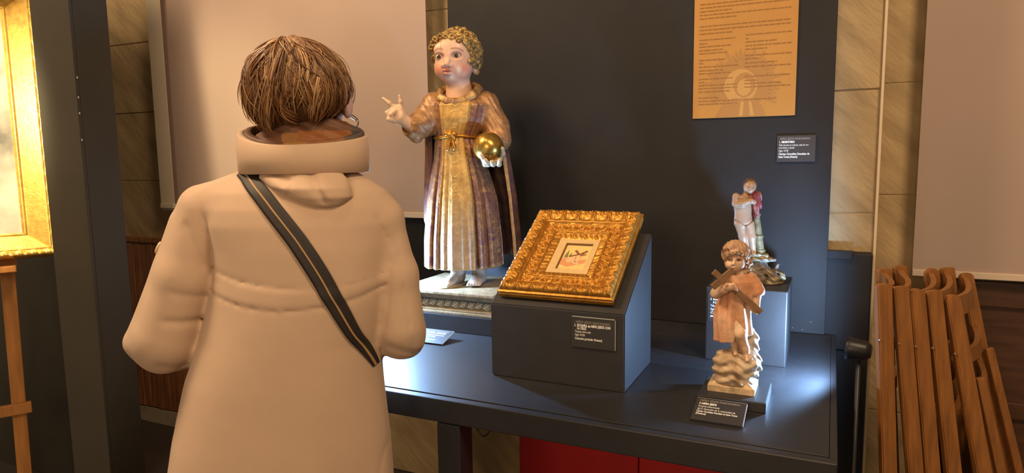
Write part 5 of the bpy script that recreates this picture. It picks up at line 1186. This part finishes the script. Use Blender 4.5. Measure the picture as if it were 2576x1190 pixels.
# --- crossbody strap lying on the back
path = [(618, 428), (650, 442), (700, 482), (757, 545), (790, 585), (820, 630), (845, 672), (866, 713), (892, 765), (915, 819), (932, 850), (947, 882), (955, 905)]
t = np.linspace(0, len(path)-1, 90); pu = np.interp(t, range(len(path)), [q[0] for q in path]); pv = np.interp(t, range(len(path)), [q[1] for q in path])
for _ in range(6): pu[1:-1] = (pu[:-2]+2*pu[1:-1]+pu[2:])/4; pv[1:-1] = (pv[:-2]+2*pv[1:-1]+pv[2:])/4
wd_ = np.interp(t, range(len(path)), [13, 17, 20, 21, 21.5, 22, 21.5, 20.5, 18.5, 15, 12, 8, 5]); cen = np.stack([[*xz(u, v)] for u, v in zip(pu, pv)]); tg = np.gradient(cen, axis=0); tg /= np.linalg.norm(tg, axis=1)[:, None]; nm = np.stack([-tg[:, 1], tg[:, 0]], 1)
def ribbon(name, half, lift, m, par, n=6):
    vs = []; fs = []; last = -0.15
    for i in range(len(cen)):
        for side in (0, 1):
            for k in range(n+1):
                q = cen[i]+nm[i]*half(i)*(2*k/n-1)*s; h, _ = surf(q[0], q[1])
                y = h[1] if h is not None else last
                if k == n//2: last = y
                vs.append([q[0], y-(lift if side == 0 else lift-0.003), q[1]])
    vs = np.array(vs).reshape(len(cen), 2, n+1, 3)
    ym = vs[:, :, :, 1].copy()
    for _ in range(3): ym[1:-1] = (ym[:-2]+ym[1:-1]*2+ym[2:])/4
    vs[:, :, :, 1] = np.minimum(ym, vs[:, :, :, 1]+0.002); vs = vs.reshape(-1, 3); st = 2*(n+1)
    for i in range(len(cen)-1):
        for k in range(n):
            a = i*st+k; fs.append((a, a+1, a+st+1, a+st)); b = a+n+1; fs.append((b, b+st, b+st+1, b+1))
        fs.append((i*st, (i+1)*st, (i+1)*st+n+1, i*st+n+1)); fs.append((i*st+n, i*st+2*n+1, (i+1)*st+2*n+1, (i+1)*st+n))
    return from_vf(name, vs, fs, m, par, smooth=True, local=True)
stp = ribbon('bag_strap', lambda i: wd_[i], 0.006, M_STRAP, R_)
ribbon('strap_stripe', lambda i: 1.9, 0.0072, M_STRIPE, stp, 2); 
# --- trousers and shoes
f = Field(np.array([P(500, 0)[0], -0.22, 0.04]), np.array([P(940, 0)[0], 0.22, 0.62]), 0.006)
for uu in (800, 640): f.chain(ch(np.array([P(uu, 900)[0], 0.02, 0.60]), np.array([P(uu, 0)[0], 0.02, 0.10])), (0.085, 0.062))
f.plane_cut((0, 0, -1), (0, 0, 0.075)); f.mesh('trousers', M_TROU, R_)
for uu in (800, 640):
    f = Field(np.array([P(uu, 900)[0]-0.07, -0.12, 0.0]), np.array([P(uu, 900)[0]+0.07, 0.24, 0.12]), 0.004); x0_ = P(uu, 0)[0]
    f.ell((x0_, -0.02, 0.05), (0.042, 0.06, 0.055)); f.cone((x0_, 0.0, 0.045), (x0_, 0.16, 0.028), 0.042, 0.034, 0.02); f.plane_cut((0, 0, -1), (0, 0, 0.006)); f.mesh('shoe', M_SHOE, R_)
# --- hair: base cap and strands
E3 = [(P(746, 214, 0), px(113, 126, 104)), (P(718, 260, 6), px(84, 96, 76)), (P(790, 234, 6), px(76, 104, 66)), (P(738, 140, 4), px(52, 60, 38))]
def hairf(Q):
    d = None
    for c, r in E3:
        k = np.linalg.norm((Q-c)/np.array(r), axis=-1)-1; k = k*min(r); d = k if d is None else smin(d, k, 20*s)
    return d
f = Field(np.array([P(600, 0)[0], -150*s, zv(345)]), np.array([P(895, 0)[0], 150*s, zv(92)]), 0.004)
for c, r in E3: f.ell(c, tuple(q*0.985 for q in r), 20*s)
f.ell(P(775, 290, -150), px(90, 100, 95), 10*s, 's'); f.ell(P(866, 300, -40), px(30, 70, 40), 8*s, 's')
nl = [(640, 345), (700, 342), (760, 330), (800, 312), (840, 294), (890, 262)]
Xg, Zg = np.meshgrid(f.ax[0], f.ax[2], indexing='ij'); zl_ = np.interp(Xg, [xz(u, v)[0] for u, v in nl], [xz(u, v)[1] for u, v in nl]); f.V = smax(f.V, (zl_-Zg).astype(np.float32)[:, None, :], 8*s)
hb = f.mesh('hair', M_HAIRB, R_)
rg = np.random.default_rng(5); NG, NC, MP = 170, 26, 12; NS = NG*NC; cenh = P(745, 225, 0)
crown = np.array([-0.06, -0.22, 0.97]); crown /= np.linalg.norm(crown); e1 = np.cross(crown, [0, 1, 0]); e1 /= np.linalg.norm(e1); e2 = np.cross(crown, e1)
def per(g): return np.repeat(g, NC)
gaz = rg.random(NG)*2*math.pi; gph = np.radians(2+72*rg.random(NG)**0.85); gln = np.radians(42+40*rg.random(NG)); gtw = rg.normal(size=NG)*0.36-0.10*np.sin(gaz); gto = rg.normal(size=NG); glf = rg.random(NG); gbd = rg.normal(size=NG)*0.18
spread = 0.10/np.maximum(np.sin(per(gph)), 0.15)
az = per(gaz)+rg.normal(size=NS)*np.minimum(spread, 0.5); ph0 = np.maximum(0.02, per(gph)+rg.normal(size=NS)*0.07); ln = per(gln)*(0.8+0.3*rg.random(NS))
tt = np.linspace(0, 1, MP)[None, :]; ph = ph0[:, None]+ln[:, None]*tt
azz = az[:, None]-(az-per(gaz))[:, None]*0.45*tt+per(gtw)[:, None]*tt+per(gbd)[:, None]*np.sin(math.pi*tt)+0.02*rg.normal(size=(NS, 1))*tt
D = (np.cos(ph)[..., None]*crown+np.sin(ph)[..., None]*(np.cos(azz)[..., None]*e1+np.sin(azz)[..., None]*e2))
lo_ = np.full(D.shape[:2], 0.02); hi_ = np.full(D.shape[:2], 0.25)
for _ in range(22):
    md = (lo_+hi_)/2; ins = hairf(cenh+D*md[..., None]) < 0; lo_ = np.where(ins, md, lo_); hi_ = np.where(ins, hi_, md)
lift = (0.001+0.003*rg.random((NS, 1))+0.010*per(glf)[:, None]*np.exp(-((az-per(gaz))[:, None]/0.12)**2))*np.sin(math.pi*np.clip(tt*0.92+0.04, 0, 1))-0.001
fly = (rg.random((NS, 1)) < 0.07)*0.016*tt**1.5*(rg.random((NS, 1)))
H = cenh+D*(lo_+lift+fly)[..., None]
zlim = np.interp(H[..., 0], [xz(u, v)[0] for u, v in nl], [xz(u, v)[1] for u, v in nl])-0.012*rg.random((NS, 1))+0.002
ok = (H[..., 2] > zlim) & ~((H[..., 1] > 0.055) & (H[..., 2] < zv(190))) & (((H-P(775, 290, -150))/np.array(px(86, 96, 90)))**2).sum(-1).__gt__(1.0)
tone = np.clip(0.55+0.22*per(gto)+0.16*rg.normal(size=NS), 0, 1); dark = np.array([0.085, 0.034, 0.013]); mid = np.array([0.25, 0.115, 0.042]); lite = np.array([0.52, 0.32, 0.15])
vs = []; fs = []; cs = []; nb = 0
for i in range(NS):
    k = np.argmin(ok[i]) if not ok[i].all() else MP
    if k < 4 or not ok[i, 0]: continue
    p = H[i, :k]; c = dark+(mid-dark)*min(1, tone[i]*1.6) if tone[i] < 0.62 else mid+(lite-mid)*(tone[i]-0.62)/0.38
    T = np.gradient(p, axis=0); T /= np.linalg.norm(T, axis=1)[:, None]; nn = D[i, :k]; sd = np.cross(T, nn); sd /= np.linalg.norm(sd, axis=1)[:, None]
    rr = (0.0010+0.0010*(i % 5)/4)*np.sqrt(np.clip(np.minimum(np.linspace(0.25, 4, k), np.linspace(3.2, 0.05, k)), 0, 1))[:, None]
    ringv = np.stack([p+sd*rr, p+nn*rr*0.8, p-sd*rr], 1); b = len(ringv)
    vs.append(ringv.reshape(-1, 3)); cs.append(np.tile(c, (k*3, 1)))
    q = np.arange(k-1)[:, None]*3+nb
    fs.append(np.concatenate([np.concatenate([q+j, q+(j+1) % 3, q+3+(j+1) % 3, q+3+j], 1) for j in range(3)], 0)); nb += k*3
vs = np.concatenate(vs); fs = np.concatenate(fs)
ho = from_vf('hair_strands', vs, fs.tolist(), M_HAIR, hb, smooth=True, local=True); set_col(ho.data, np.concatenate(cs)); ho['kind'] = 'stuff'
# --- glasses: temple arm and lens rim at the right cheek
gl = tube('glasses', [P(846, 276, -34), P(862, 288, -60), P(876, 299, -92)], 0.0014, mat('dark_glasses_frame', (0.03, 0.025, 0.022), 0.25, 0.6), R_, 8, local=True)
rim_c = P(846, 303, -108); rp = [rim_c+np.array([math.cos(a)*0.0255, 0.004*math.cos(a), math.sin(a)*0.019]) for a in np.linspace(0, 2*math.pi, 36)]
v, fc = tube_vf(rp, 0.0012, 6, False); from_vf('lens_rim', v, fc, MATS['dark_glasses_frame'], gl, smooth=True, local=True)
rp2 = [q+np.array([-0.062, 0.004, 0.002]) for q in rp]; v, fc = tube_vf(rp2, 0.0012, 6, False); from_vf('lens_rim', v, fc, MATS['dark_glasses_frame'], gl, smooth=True, local=True)
tube('bridge', [rim_c+np.array([-0.026, 0, 0.004]), rim_c+np.array([-0.031, 0.003, 0.007]), rim_c+np.array([-0.037, 0.004, 0.005])], 0.0012, MATS['dark_glasses_frame'], gl, 6, local=True)
v, fc = lathe_vf([(0, 0.0022), (0.002, 0.0015), (0.0028, 0.0), (0, -0.001)], 10); from_vf('hinge', v+P(877, 300, -92), fc, mat('hinge_glint', (0.9, 0.9, 0.9), 0.12, 1.0), gl, smooth=True, local=True)
